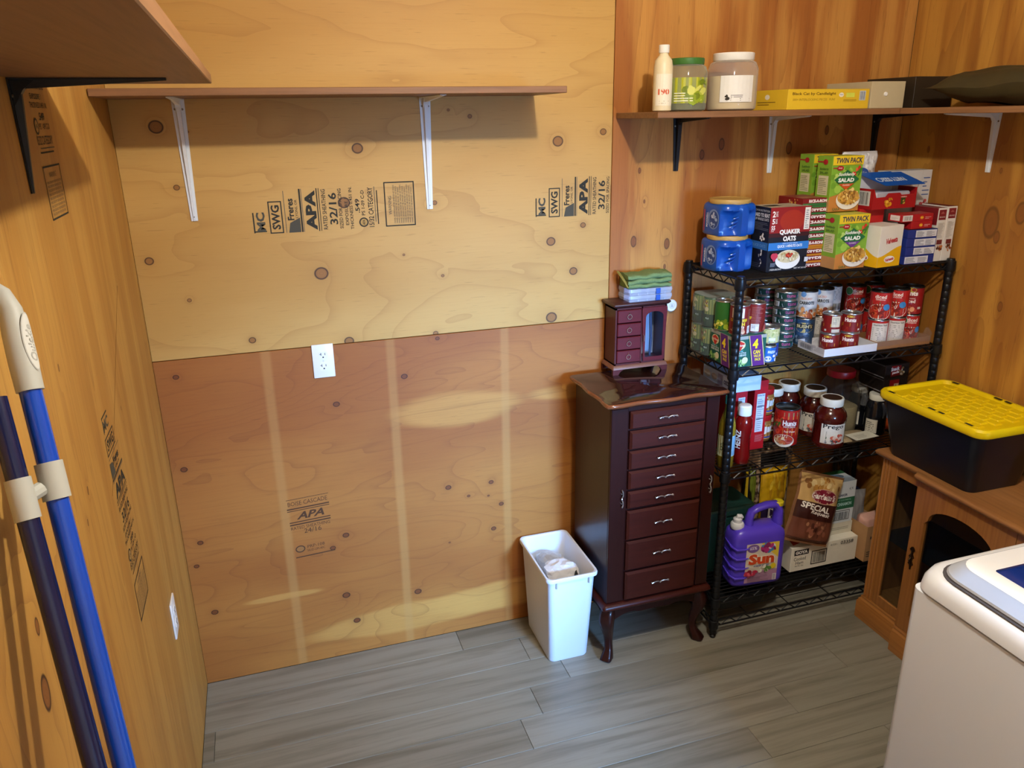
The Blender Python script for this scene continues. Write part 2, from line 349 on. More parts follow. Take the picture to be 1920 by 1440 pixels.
for r in range(26):
    yb = 0 if r == 0 else -.12-PW*(r-1); ya = max(-DEPTH, -.12-PW*r)
    if yb <= -DEPTH: break
    L = 1.219; x = starts.get(r, RF.uniform(0, L)) - 3*L
    while x < W:
        xa, xb = max(0, x), min(W, x+L)
        if xb-xa > .01: MB().box(xa+.0006, xb-.0006, ya+.0006, yb-.0006, -.006, 0, .0010).build('floor_plank', FM[RF.randrange(3)], fl, False)
        x += L
# ---- printed grade stamps
INK = '#2c2a22'
def grade_stamp(par, mp, full=True):
    """u along the reading direction (0..0.132), v up the letters (minus the run of the stamp)"""
    D = Decal(); b0, b1 = .0, .132; mid = .066
    def T(t, s0, s1, u0, u1, bold=.01, c=INK): D.text(t, (u0+u1)/2, -(s0+s1)/2, u1-u0, s1-s0, c, bold)
    D.rect(.004, -.004, .066, 0, INK); D.rect(.006, -.038, .010, -.002, INK, 1); T('MC', .010, .036, .008, .066, .04, '#4a463a')
    D.frame(0, -.089, .098, -.048, .0035, INK); T('SWG', .056, .081, .012, .086, .03)
    D.rect(0, -.148, .132, -.143, INK); D.rect(0, -.152, .132, -.150, '#5d584a'); D.rect(0, -.098, .128, -.096, '#5d584a')
    D.poly([(0, -.141), (0, -.104), (.03, -.110), (.045, -.141)], '#4a463a'); T('Freres', .104, .124, .038, .104, .03); T('LYONS, OR', .128, .137, .044, .100, .01)
    T('APA', .160, .192, .004, .126, .05); D.rect(0, -.199, .132, -.196, INK); D.rect(0, -.205, .132, -.203, INK)
    T('RATED SHEATHING', .211, .224, .004, .128, .01); T('32/16', .232, .257, .018, .116, .02)
    T('SIZED FOR SPACING', .262, .273, .004, .128, .01)
    if full:
        T('EXPOSURE 1', .281, .291, .014, .098, .01); T('THICKNESS 0.451 IN.', .296, .306, 0, .132, .01); T('.549', .314, .328, .05, .094, .02)
        D.ell(.020, -.338, .015, .015, INK); D.ell(.020, -.338, .011, .011, '#b08a4c'); T('APA', .334, .342, .012, .028, .02); T('PS 1-09 C-D', .333, .344, .042, .120, .01)
        T('15/32 CATEGORY', .355, .371, .004, .128, .01); D.rect(.02, -.378, .13, -.376, '#5d584a'); D.rect(.012, -.386, .118, -.383, INK)
        D.frame(.002, -.506, .142, -.408, .0035, INK); T('WARNING', .420, .430, .04, .098, 0., '#5d584a')
        for i in range(9): T('PANEL EDGES MUST BE SPACED AT ENDS', .436+i*.0072, .4405+i*.0072, .012, .132-.004*(i % 3), 0., '#5d584a')
    else: T('EXPOSURE', .2775, .2785, .02, .10, 0)
    return D.build('grade_stamp', par, mp, .8, .00002)
tag(grade_stamp(wb, plane((.350, -.0003, 1.594), (0, 0, 1), (-1, 0, 0))), 'black ink grade stamp with warning box on pale plywood')
tag(grade_stamp(wb, plane((1.272, -.0003, 1.596), (0, 0, 1), (-1, 0, 0)), False), 'black ink grade stamp cut off at the sheet edge')
tag(grade_stamp(wl, plane((.0003, -.832, 1.335), (0, 1, 0), (0, 0, 1))), 'black ink grade stamp low on the left wall')
tag(grade_stamp(wl, plane((.0003, -.895, 2.262), (0, 1, 0), (0, 0, 1))), 'black ink grade stamp high on the left wall')
D = Decal(); FA = '#4f2f14'
D.rect(0, .228, .145, .230, FA); D.text('BOISE CASCADE', .072, .212, .135, .016, FA, 0); D.rect(0, .190, .145, .195, FA); D.rect(0, .183, .145, .186, FA)
D.text('APA', .077, .163, .095, .028, FA, .03, .3); D.rect(.004, .138, .145, .142, FA); D.rect(.004, .128, .145, .133, FA); D.text('RATED SHEATHING', .074, .117, .135, .012, FA, 0); D.text('24/16', .080, .100, .06, .018, FA, 0)
D.ell(.03, .032, .017, .014, FA); D.ell(.03, .032, .013, .010, '#94602c'); D.text('PRP-108', .085, .036, .06, .012, FA, 0); D.text('HUD-UM-40C', .085, .020, .06, .009, FA, 0); D.rect(.012, -.002, .15, .002, FA)
tag(D.build('grade_stamp', wb, plane((.346, -.0003, .448), (1, 0, .05), (0, 0, 1)), .8, .00002), 'faded brown grade stamp on the amber sheet')
# pencil line and staples on the left wall
MB().box(.0001, .0005, -.92, -.30, 1.0, 1.0008, M=Matrix.Translation((0, 0, .0))).build('pencil_line', mat('#6b4418', .9), wl, False).matrix_world = Matrix.Translation((0, -.61, 1.35)) @ Matrix.Rotation(.62, 4, 'X') @ Matrix.Translation((0, .61, -1.0))
# ================================================================= shelves and brackets
SHB = timber('shelf_board', 'x', (.25,.115,.046), (.13,.055,.020), .5); SHBY = timber('shelf_board_side', 'y', (.25,.115,.046), (.13,.055,.020), .5)
def board(name, label, x0, x1, y0, y1, z0, z1, m): return tag(MB().box(x0, x1, y0, y1, z0, z1, .0015).build(name, m, None, False), label, 'shelf')
board('wall_shelf', 'brown wall shelf over the left half of the back wall', .002, 1.266, -.30, -.002, 1.990, 2.009, SHB)
board('wall_shelf', 'brown wall shelf on the left wall above the broom', .002, .307, -3.2, -.76, 2.0, 2.019, SHBY)
board('wall_shelf', 'brown wall shelf on the back wall carrying jars and the yellow box', 1.564, W-.002, -.30, -.002, 1.914, 1.933, SHB)
board('wall_shelf', 'brown wall shelf running along the right wall', W-.30, W-.002, -2.4, -.302, 1.914, 1.933, SHBY)
def bracket(label, loc, rz, legh, arm, m, wt=.036):
    """local: wall plane y=0, arm towards -y, top at z=0"""
    t = thing('shelf_bracket', label, 'bracket', loc, rz, 'shelf brackets')
    def strip(f, L, w0, w1, nm):
        mb = MB(); rings = []
        for i in range(7):
            s = i/6; l = L*s; hw = (w0+(w1-w0)*s)/2; r = .013*(1-s)+.004; h = .0025
            prof = [(-hw, 0), (hw, 0), (hw, h), (hw*.45, h), (hw*.3, r), (-hw*.3, r), (-hw*.45, h), (-hw, h)]
            rings.append([f(x, l, d) for x, d in prof])
        return mb.loft(rings).build(nm, m, t, True, 25)
    strip(lambda x, l, d: (x, -d-.0005, -l), legh, wt, wt*.52, 'bracket_leg')
    strip(lambda x, l, d: (x, -l-.001, -d-.0005), arm, wt, wt*.5, 'bracket_arm')
    # gusset that rounds the corner
    MB().prism([(-.001, -.001), (-.040, -.003), (-.030, -.010), (-.020, -.018), (-.012, -.030), (-.003, -.044)], 'x', -.008, .008).build('gusset', m, t)
    for x, z in ((-.010, -.028), (.010, -.028), (0, -legh+.012)):
        MB().lathe([(.0001, .0), (.0032, .0), (.0032, .0018), (.0001, .0026)], 10).xf(Matrix.Translation((x, -.0028, z)) @ Matrix.Rotation(PI/2, 4, 'X')).build('screw', mat('#8a8272', .4, .8), t)
    return t
WHB = mat('#dfe3e6', .45, vary=.03); BKB = mat('#121315', .45, vary=.1)
bracket('white bracket nearest the left corner of the back wall', (.184, 0, 1.990), 0, .345, .26, WHB)
bracket('white bracket above the grade stamp, right of the outlet', (.905, 0, 1.990), 0, .345, .26, WHB)
bracket('black bracket at the left end of the jar shelf', (1.801, 0, 1.914), 0, .18, .20, BKB)
bracket('white bracket under the yellow box on the shelf', (2.191, 0, 1.914), 0, .20, .20, WHB)
bracket('black bracket above the marshmallow bag', (2.650, 0, 1.914), 0, .18, .20, BKB)
bracket('white bracket on the right wall', (W, -.42, 1.914), -PI/2, .195, .22, WHB)
bracket('black bracket on the left wall', (0, -1.0, 2.0), PI/2, .185, .24, BKB)
# ceiling lamp fitting (its light is set at the top)
t = thing('ceiling_lamp', 'bare bulb in a white ceiling holder', 'lamp', (LAMP[0], LAMP[1], HC))
MB().lathe([(.055, 0), (.055, -.012), (.03, -.03), (.022, -.045), (.02, -.05)], 20).build('lamp_holder', mat('#eeeae0', .4), t)
N = NT('lit_bulb'); N.b.inputs['Emission Color'].default_value = (1, .96, .9, 1); N.b.inputs['Emission Strength'].default_value = 6
MB().lathe([(.013, -.05), (.02, -.06), (.026, -.070), (.02, -.082), (.004, -.086)], 16).build('bulb', N.mat, t)
# ---- outlets
WP = mat('#eeece6', .35, vary=.02); SLOT = mat('#33302b', .7)
def outlet(label, loc, rz, rx=0):
    t = thing('wall_outlet', label, 'outlet', loc, rz)
    MB().box(-.035, .035, -.006, -.0004, -.0575, .0575, .0022, 2).build('cover_plate', WP, t)
    for s in (1, -1):
        f = MB(); f.loft([[(.0165*math.cos(a), -.0075 if i else -.005, s*.0195+max(-.0135, min(.0135, .0175*math.sin(a)))) for a in [2*PI*j/24 for j in range(24)]] for i in (0, 1)])
        o = f.build('socket_face', WP, t)
        zc = s*.0195
        MB().prism([(-.0075, zc+.0005), (-.0055, zc+.0005), (-.0055, zc+.009), (-.0075, zc+.009), (-.0075, zc+.0056), (-.0115, zc+.0056), (-.0115, zc+.004), (-.0075, zc+.004)], 'y', -.0079, -.0074).build('slot', SLOT, o, False)
        MB().box(.0055, .0075, -.0079, -.0074, zc+.001, zc+.008).build('slot', SLOT, o, False)
        MB().lathe([(.0026, 0), (.0026, .0005)], 10).xf(Matrix.Translation((0, -.0074, zc-.006)) @ Matrix.Rotation(PI/2, 4, 'X')).build('slot', SLOT, o, False)
    MB().lathe([(.003, 0), (.0025, .0012)], 10).xf(Matrix.Translation((0, -.006, 0)) @ Matrix.Rotation(PI/2, 4, 'X')).build('screw', mat('#d8d6d0', .4), t)
outlet('white duplex outlet where the pale and amber sheets meet', (.519, 0, 1.168), 0)
outlet('white outlet low on the left wall', (0, -.425, .573), PI/2)
# ================================================================= jewelry chest of drawers
MAH = timber('dark_mahogany', 'z', (.026,.0048,.0034), (.013,.0030,.0024), .32, 90., .10, .5, .25)
MAHX = timber('dark_mahogany_drawer', 'x', (.052,.0085,.0048), (.026,.0048,.003), .36, 90., .05, .5, .22)
MAHT = timber('mahogany_top', 'x', (.030,.008,.0055), (.014,.0045,.004), .09, 90., .9, .4)
MAHE = timber('mahogany_edge', 'x', (.20,.055,.018), (.10,.025,.01), .18, 60., .8, .4)
PEW = mat('#c9c3ba', .3, .9, .15, 200.)
CX0, CX1, CYF, CYB = 1.405, 1.815, -.360, -.055
ch = thing('jewelry_chest', 'tall dark mahogany chest of eight drawers on curved legs', 'chest', ((CX0+CX1)/2, (CYF+CYB)/2, 0))
ox, oy = (CX0+CX1)/2, (CYF+CYB)/2; hw, hd = (CX1-CX0)/2, (CYB-CYF)/2
MB().box(-hw, hw, -hd+.004, hd, .250, 1.006, .002).build('carcass', MAH, ch)
# top with a wavy ogee edge
def wavy(off, z, n=18):
    out = []
    w_, d_ = hw+.020+off, hd+.022+off
    def edge(a, b, amp, k):
        a, b = Vector(a), Vector(b); nrm = Vector(((b-a).y, -(b-a).x)).normalized()
        for i in range(n):
            s = i/n; q = abs(s-.5)*2; wv = amp*(math.cos(q*PI*2.2)*.5 - .5*(q > .8)*(q-.8)/.2)
            p = a+(b-a)*s+nrm*wv; out.append((p.x, p.y, z))
    yb = hd+.006
    edge((-w_, -d_), (w_, -d_), .009, 3); edge((w_, -d_), (w_, yb), .006, 2); edge((w_, yb), (-w_, yb), 0, 1); edge((-w_, yb), (-w_, -d_), .006, 2)
    return out
MB().loft([wavy(-.014, 1.006), wavy(-.010, 1.010), wavy(-.002, 1.013), wavy(.003, 1.018), wavy(.003, 1.024), wavy(-.001, 1.0285)]).build('top_edge', MAHE, ch, True, 60)
MB().loft([wavy(-.0015, 1.0280), wavy(-.004, 1.0300)]).build('top', MAHT, ch, True, 60)
def curl_handle(par, x, y, z, w, vert=False):
    """little cast handle: two s-curls meeting in a knot"""
    m = MB()
    for s in (-1, 1):
        pts = [(s*w*f, -.006-.004*math.sin(f*PI), .005*math.sin(f*2*PI*.9)) for f in [i/10*.5 for i in range(11)]]
        pts += [(s*w*.5+s*.002*math.cos(a), -.005, .003*math.sin(a)) for a in (.5, 1.5, 2.5)]
        m.tube(pts, [.0016+.0010*abs(math.sin(i*.5)) for i in range(len(pts))], 6)
    m.lathe([(.0001, -.003), (.0035, -.002), (.0035, .002), (.0001, .003)], 8, (0, -.008, 0))
    m.tube([(-w*.3, 0, 0), (-w*.3, -.007, .001)], .0018, 6); m.tube([(w*.3, 0, 0), (w*.3, -.007, .001)], .0018, 6)
    if vert: m.xf(Matrix.Rotation(PI/2, 4, 'Y'))
    m.xf(Matrix.Translation((x, y, z))); return m.build('handle', PEW, par)
dz = [(.989,.926),(.919,.851),(.845,.776),(.770,.701),(.693,.627),(.618,.503),(.497,.380),(.372,.258)]
DX0, DX1 = 1.474-ox, 1.760-ox
for a, b in dz:
    m = MB(); y = -hd
    m.loft([[(DX0, y+.003, b), (DX1, y+.003, b), (DX1, y+.003, a), (DX0, y+.003, a)], [(DX0, y-.006, b), (DX1, y-.006, b), (DX1, y-.006, a), (DX0, y-.006, a)],
            [(DX0+.007, y-.013, b+.006), (DX1-.007, y-.013, b+.006), (DX1-.007, y-.013, a-.008), (DX0+.007, y-.013, a-.008)]])
    d = m.build('drawer', MAHX, ch, False); curl_handle(d, 0, y-.013, (a+b)/2, .066)
for x0, x1, hx in ((-hw, DX0-.006, 1.449-ox), (DX1+.006, hw, 1.795-ox)):
    d = MB().box(x0+.001, x1, -hd-.004, -hd+.010, .256, 1.003, .002).build('side_door', MAH, ch); curl_handle(d, hx, -hd-.004, .672, .062, True)
# base moulding, shaped apron and cabriole legs
def ringr(o, z): return rrect(0, 0, 2*(hw+o), 2*(hd+o), .012, z, 4)
MB().loft([ringr(.004, .250), ringr(.012, .246), ringr(.017, .238), ringr(.017, .231), ringr(.010, .224)]).build('base_moulding', MAHX, ch, True, 50)
n = 28; top = [(-hw+.01+(2*hw-.02)*i/n, .226) for i in range(n+1)]
bot = [(x, .182 - .012*math.cos((x/hw)*PI*2) + (.018 if abs(x) < hw*.3 else 0)*math.cos(x/(hw*.3)*PI/2) - .010*(abs(x)/hw)**4) for x, _ in top]
MB().prism(top+bot[::-1], 'y', -hd+.006, -hd+.026).build('apron', MAH, ch, True, 60)
n = 18; top = [(-hd+.02+(2*hd-.03)*i/n, .226) for i in range(n+1)]
for s in (-1, 1):
    bot = [(y, .190 - .010*math.cos((y/hd)*PI*2)) for y, _ in top]
    MB().prism(top+bot[::-1], 'x', s*hw-(.008 if s > 0 else -.008)-.009, s*hw-(.008 if s > 0 else -.008)+.009).build('side_apron', MAH, ch, True, 60)
def leg(sx, sy):
    prof = [(.228, .0, .026), (.205, .010, .028), (.175, .016, .029), (.14, .010, .024), (.10, -.002, .018), (.065, -.006, .0145), (.04, -.002, .0155), (.022, .008, .021), (.008, .014, .024), (.0, .012, .019)]
    rings = []
    for z, o, r in prof:
        cx, cy = sx*(hw-.024)+sx*o*.8, (-(hd-.026) if sy < 0 else hd-.028)+(sy*o*.8 if sy < 0 else 0)
        if z < .05 and sy < 0: cy -= .006
        rings.append([(cx+r*math.cos(a)*(1+.12*math.cos(4*a)), cy+r*math.sin(a)*(1+.12*math.cos(4*a)), z) for a in [2*PI*j/16 for j in range(16)]])
    MB().loft(rings).build('leg', MAH, ch, True, 70)
for sx in (-1, 1):
    for sy in (-1, 1): leg(sx, sy)
# ================================================================= small jewelry box on the chest
JB = timber('reddish_box_wood', 'z', (.085,.012,.011), (.050,.007,.007), .38, 90., .05, .4, .25); JBX = timber('reddish_box_drawer', 'x', (.115,.011,.015), (.070,.007,.010), .36, 90., .06, .4, .25)
JT = timber('box_top', 'x', (.060,.015,.013), (.036,.009,.008), .42, 90., 0., .4); JE = timber('box_worn_edge', 'x', (.22,.085,.05), (.12,.04,.025), .45, 60.)
jb = thing('jewelry_box', 'small reddish wooden jewelry box with four drawers and an arched glass door', 'box', (1.637, -.0555, 1.0302))
hw2, hd2 = .1015, .045
# open carcass with a cavity behind the glass door
m = MB(); m.box(-hw2, -hw2+.006, -hd2, hd2, .034, .246).box(hw2-.006, hw2, -hd2, hd2, .034, .246).box(-hw2, hw2, hd2-.005, hd2, .034, .246).box(-hw2, hw2, -hd2, hd2, .034, .040).box(-hw2, hw2, -hd2, hd2, .240, .246).box(.000, .006, -hd2, hd2, .034, .246)
m.build('carcass', JB, jb, False)
MB().box(.007, hw2-.007, hd2-.008, hd2-.0055, .042, .238).build('lining', mat('#b9c0cc', .8), jb, False)
def base_ring(o, z): return rrect(0, 0, 2*(hw2+o), 2*(hd2+o), .004, z, 2)
MB().loft([base_ring(.0, .034), base_ring(.006, .030), base_ring(.008, .024), base_ring(.009, .020)]).build('plinth', JE, jb, True, 50)
m = MB()
for sx in (-1, 1):
    for sy in (-1, 1):
        p = [(sx*(hw2+.008), .020), (sx*(hw2+.008), 0), (sx*(hw2-.014), 0), (sx*(hw2-.020), .010), (sx*(hw2-.036), .020)]
        MB().prism(p, 'y', sy*(hd2+.008), sy*(hd2-.004)).build('foot', JB, jb, False)
MB().loft([base_ring(-.002, .246), base_ring(.006, .250), base_ring(.011, .256), base_ring(.011, .260), base_ring(.008, .263)]).build('lid_board', JT, jb, True, 50)
RING = mat('#b89a88', .3, .8)
for k in range(4):
    z0 = .043+k*.0498; z1 = z0+.046
    d = MB().box(-hw2+.007, -.002, -hd2-.006, -hd2+.012, z0, z1, .0022).build('drawer', JBX, jb)
    cx, cz = -.050+.000, (z0+z1)/2
    pts = [(cx+.0085*math.cos(a), -hd2-.009, cz-.001+.0085*math.sin(a)) for a in [2*PI*j/16 for j in range(17)]]
    h = MB().tube(pts, .0012, 6); h.tube([(cx, -hd2-.006, cz+.0085), (cx, -hd2-.010, cz+.012), (cx, -hd2-.006, cz+.014)], .0012, 6); h.build('ring_pull', RING, d)
# door: frame with an arched opening, and the pane
x0, x1, z0, z1 = .001, hw2, .042, .241; ax0, ax1, az0, azs = .016, hw2-.015, .056, .206
arch = [(ax0, az0), (ax1, az0), (ax1, azs)] + [((ax0+ax1)/2+(ax1-ax0)/2*math.cos(a), azs+.020*math.sin(a)) for a in [PI*i/12 for i in range(1, 12)]] + [(ax0, azs)]
def outer(p):
    cx, cz = (x0+x1)/2, (z0+z1)/2; dx, dz = p[0]-cx, p[1]-cz; s = min(((x1-x0)/2)/max(1e-6, abs(dx)), ((z1-z0)/2)/max(1e-6, abs(dz))); return (cx+dx*s, cz+dz*s)
outp = [outer(p) for p in arch]; m = MB()
m.loft([[(p[0], -hd2-.001, p[1]) for p in arch], [(p[0], -hd2-.006, p[1]) for p in arch], [(p[0], -hd2-.006, p[1]) for p in outp], [(p[0], -hd2-.001, p[1]) for p in outp]], False, False)
dr = m.build('glass_door', JBX, jb, False)
MB().add([(p[0], -hd2-.003, p[1]) for p in arch], [tuple(range(len(arch)))]).build('pane', film('#dfe6f0', .05, .05, skin='#39424e'), dr, False, fix=False)
MB().tube([(.0085, -hd2-.006, .115), (.0085, -hd2-.011, .119), (.0085, -hd2-.011, .139), (.0085, -hd2-.006, .143)], .0014, 6).build('handle', RING, dr)
MB().tube([(.052, -.02, .05), (.056, -.018, .12), (.050, -.02, .20), (.052, -.015, .236)], [.004, .006, .005, .003], 8).build('hanging_necklaces', mat('#5d6c8a', .3, .5, .3, 300.), jb)
# ---- clear organisers and folded towel on top
CLR = film('#e8eefc', .34, .2); CLW = film('#dfe8fb', .55, .25)
for k, lb in enumerate(('lower clear plastic divided case on the jewelry box', 'upper clear plastic divided case under the green towel')):
    t = thing('organizer_case', lb, 'case', (1.672, -.055, 1.2936+k*.0232)); a, b, h = .086, .046, .0228
    m = MB(); m.loft([rrect(0, 0, 2*a-.006, 2*b-.006, .006, 0.0003, 3), rrect(0, 0, 2*a, 2*b, .007, .0115, 3)], True, False).build('tray', CLR, t)
    m = MB(); m.loft([rrect(0, 0, 2*a+.002, 2*b+.002, .008, .0118, 3), rrect(0, 0, 2*a, 2*b, .008, h, 3)], False, True).build('lid', CLR, t)
    for x in (-.050, -.014, .022, .056): MB().box(x-.0008, x+.0008, -b+.001, b-.001, .001, h-.001).build('divider', CLW, t, False)
    MB().box(-a+.001, a-.001, -.001, .001, .001, h-.001).build('divider', CLW, t, False)
    c = MB().box(.018, .036, -b-.004, -b-.001, .002, h-.001, .0008).build('clasp', mat('#2450a8', .4), t); c['label'] = 'blue plastic clasp'
GT = mat('#6f8656', .95, vary=.22, scale=160., bump=.8)
tw = thing('towel', 'folded green microfiber cloth on the clear cases', 'towel', (1.672, -.055, 1.3401))
def fold(sx, sy, z0, z1, dx, seed):
    R = random.Random(seed); rings = []
    for i in range(13):
        s = i/12; x = -sx+2*sx*s; q = 1-.10*abs(s-.5); rr = []
        for j in range(18):
            a = 2*PI*j/18; ca, sa = math.cos(a), math.sin(a)
            y = sy*q*math.copysign(abs(ca)**.5, ca); zz = (z0+z1)/2+(z1-z0)/2*math.copysign(abs(sa)**.6, sa)
            if zz > z0+.003: zz += .0040*math.sin(7*s+seed)*math.sin(3*s+2*seed)+.0022*math.sin(19*s+y*70)
            rr.append((x+dx*ca+.002*math.sin(j+seed), y, max(z0, zz)))
        rings.append(rr)
    return MB().loft(rings)
fold(.084, .047, .0, .017, .003, 1).build('lower_fold', GT, tw, True, 70); fold(.085, .048, .015, .034, .004, 2).build('middle_fold', GT, tw, True, 70); fold(.086, .047, .032, .050, .004, 3).build('upper_fold', GT, tw, True, 70)
m = MB(); m.tube([(-.088, -.040, .006), (-.092, -.030, .020), (-.096, .0, .040), (-.094, .036, .052)], [.004, .005, .006, .005], 8, flat=.6).build('turned_edge', mat('#8a7f3c', .9), tw)
# ---- round white disc on the wall right of the box
t = thing('wall_disc', 'small round white wall disc beside the jewelry box', 'wall disc', (1.806, -.0005, 1.246), 0)
RX = Matrix.Rotation(PI/2, 4, 'X')
MB().lathe([(.021, 0), (.023, .003), (.023, .012), (.020, .016), (.017, .0155), (.0001, .0155)], 28).xf(RX).build('disc_body', mat('#e9e7e3', .35), t)
Decal().ell(0, 0, .013, .013, '#d6d4d0').text('A', 0, 0, .010, .013, '#8d8b88', 0).build('emblem', t, plane((0, -.0157, 0), (1, 0, 0), (0, 0, 1)))
# ================================================================= white waste bin
WB_ = mat('#dfe3ea', .38, vary=.02, scale=6.)
tb = thing('waste_bin', 'white plastic waste bin beside the mahogany chest', 'bin', (1.288, -.172, 0))
def br(w_, d_, z, r=.022): return rrect(0, 0, w_, d_, r, z, 6)
MB().loft([br(.150, .252, .0005), br(.154, .258, .006), br(.180, .310, .352), br(.182, .313, .360), br(.197, .327, .362), br(.199, .329, .372), br(.195, .325, .377), br(.182, .312, .376), br(.174, .304, .366), br(.150, .250, .012)], True, True).build('bin_body', WB_, tb, True, 40)
for x in (-.062, .062):
    MB().box(x-.003, x+.003, -.1595, -.152, .335, .3615, .001).build('rim_rib', mat('#a6a29a', .5), tb)
# crumpled paper and a bag in the bin
def crumple(name, label, loc, r, seed, m, sq=.7, cat='paper'):
    b = bmesh.new(); bmesh.ops.create_icosphere(b, subdivisions=3, radius=r); R = random.Random(seed)
    dirs = [(Vector((R.gauss(0, 1), R.gauss(0, 1), R.gauss(0, 1))).normalized(), R.uniform(.38, .85)) for _ in range(22)]
    for v in b.verts:
        d = v.co.normalized(); k = min(min(c/max(.15, d.dot(n)) for n, c in dirs), 1.15); v.co = d*r*(.30+.75*k)*R.uniform(.93, 1.07); v.co.z *= sq
    zmin = min(v.co.z for v in b.verts)
    for v in b.verts: v.co.z -= zmin
    o = MB().bm(b).build(name, m, None, False); o.location = loc; tag(o, label, cat); return o
PAP = mat('#e8e8ec', .7, vary=.05, scale=20.)
crumple('crumpled_paper', 'large crumpled white paper in the waste bin', (1.290, -.190, .258), .086, 3, PAP, .75)
crumple('crumpled_bag', 'clear crumpled bag at the back of the waste bin', (1.290, -.076, .252), .068, 8, film('#eef0f4', .35, .2), .75, 'bag')
crumple('crumpled_paper', 'small crumpled white paper at the front of the waste bin', (1.272, -.278, .262), .036, 12, PAP, .8)
crumple('liner_bag', 'grey rubbish filling the bottom of the waste bin', (1.288, -.172, .016), .102, 21, mat('#b9b6b4', .6), 1.1, 'rubbish').scale = (.70, 1.12, 1.0)
t = tag(MB().add([(0, 0, 0), (.014, .01, .045), (.020, .012, .05), (.034, .002, .004), (.03, .0, 0), (.002, -.002, -.002)], [(0, 1, 2, 3), (0, 3, 4, 5), (1, 0, 5), (2, 1, 5, 4), (3, 2, 4)]).build('foil_wrapper', mat('#55565a', .25, .7), None, False), 'dark shiny wrapper sticking up in the waste bin', 'wrapper'); t.location = (1.318, -.252, .288)
# ================================================================= oak curio console against the right wall
OAK = timber('oak_upright', 'z', (.37,.150,.032), (.20,.070,.015), .35, 110., .25); OAKY = timber('oak_along', 'y', (.40,.165,.035), (.22,.078,.016), .32, 110., .3)
OAKT = timber('oak_top', 'y', (.34,.150,.046), (.19,.075,.022), .35, 90., .2)
cb = thing('curio_cabinet', 'oak console cabinet with glass door under the yellow-lidded tote', 'cabinet', (2.625, -1.03, 0))
CXF, CXB, YL, YR, ZT = 2.490-2.625, W-.004-2.625, -.440+1.03, -1.62+1.03, .702   # local: front -x
BP = .030; yb0, yb1 = -.640+1.03, -1.42+1.03      # centre section stands proud
def front_outline(o, yo, bp=BP):
    """plan outline (x,y) with the breakfront; o = overhang"""
    return [(CXB, YL+yo), (CXF-o, YL+yo), (CXF-o, yb0+.020), (CXF-o-bp*.5, yb0+.008), (CXF-o-bp, yb0), (CXF-o-bp, yb1), (CXF-o-bp*.5, yb1-.008), (CXF-o, yb1-.020), (CXF-o, YR-yo), (CXB, YR-yo)]
def rng(o, yo, z): return [(x, y, z) for x, y in front_outline(o, yo)]
MB().loft([rng(.004, .004, ZT), rng(.020, .016, ZT+.008), rng(.024, .020, ZT+.016), rng(.024, .020, ZT+.022), rng(.018, .016, ZT+.028)]).build('top', OAKT, cb, True, 50)
MB().loft([rng(.014, .016, 0), rng(.014, .016, .072), rng(.010, .012, .078), rng(.010, .012, .084), rng(.004, .006, .090), rng(.004, .006, .098), rng(-.002, .0, .104)]).build('plinth', OAKY, cb, True, 40)
DARKIN = mat('#8a6238', .8); GLS = film('#e8eef6', .02, .03, skin='#1a2030')
MB().box(CXB-.008, CXB, YR, YL, .10, ZT).build('back_panel', DARKIN, cb, False)
for y in (YL, YR): MB().box(CXF+.02, CXB-.008, min(y, y-math.copysign(.012, y)), max(y, y-math.copysign(.012, y)), .10, ZT).build('side_panel', OAK, cb, False)
MB().box(CXF+.01, CXB-.008, YR+.012, YL-.012, .100, .112).build('floor_board', OAKY, cb, False)
MB().box(CXF+.012, CXB-.012, YR+.02, YL-.02, .385, .391).build('glass_shelf', film('#c8d2d8', .04, .03, skin='#3a4a50'), cb, False)
def reeded(x, y0, y1):
    m = MB(); n = 3; w_ = (y1-y0)/n; pts = []
    for i in range(n):
        a = y0+i*w_
        pts += [(x, a+.002), (x-.004, a+.004), (x-.006, a+w_*.5), (x-.004, a+w_-.004), (x, a+w_-.002)]
    return m.prism(pts+[(x+.018, y1), (x+.018, y0)], 'z', .104, ZT)
for ya, yb in ((YL-.045, YL), (YR, YR+.045)): reeded(CXF, ya, yb).build('corner_post', OAK, cb, True, 25)
# fixed side lights beside the door
def light(y0, y1, nm):
    f = MB(); x0, x1 = CXF-.002, CXF+.014
    a_, b_ = (.006, .030) if y0 > 0 else (.030, .006)
    f.box(x0, x1, y0, y0+a_, .104, ZT, .002).box(x0, x1, y1-b_, y1, .104, ZT, .002)
    o = f.box(x0, x1, y0+a_, y1-b_, .104, .146, .002).box(x0, x1, y0+a_, y1-b_, ZT-.045, ZT, .002).build(nm, OAK, cb, False)
    MB().box(CXF+.005, CXF+.008, y0+a_-.002, y1-b_+.002, .144, ZT-.043).build('pane', GLS, o, False)
light(yb0+.012, YL-.045, 'side_frame'); light(YR+.045, yb1-.012, 'side_frame')
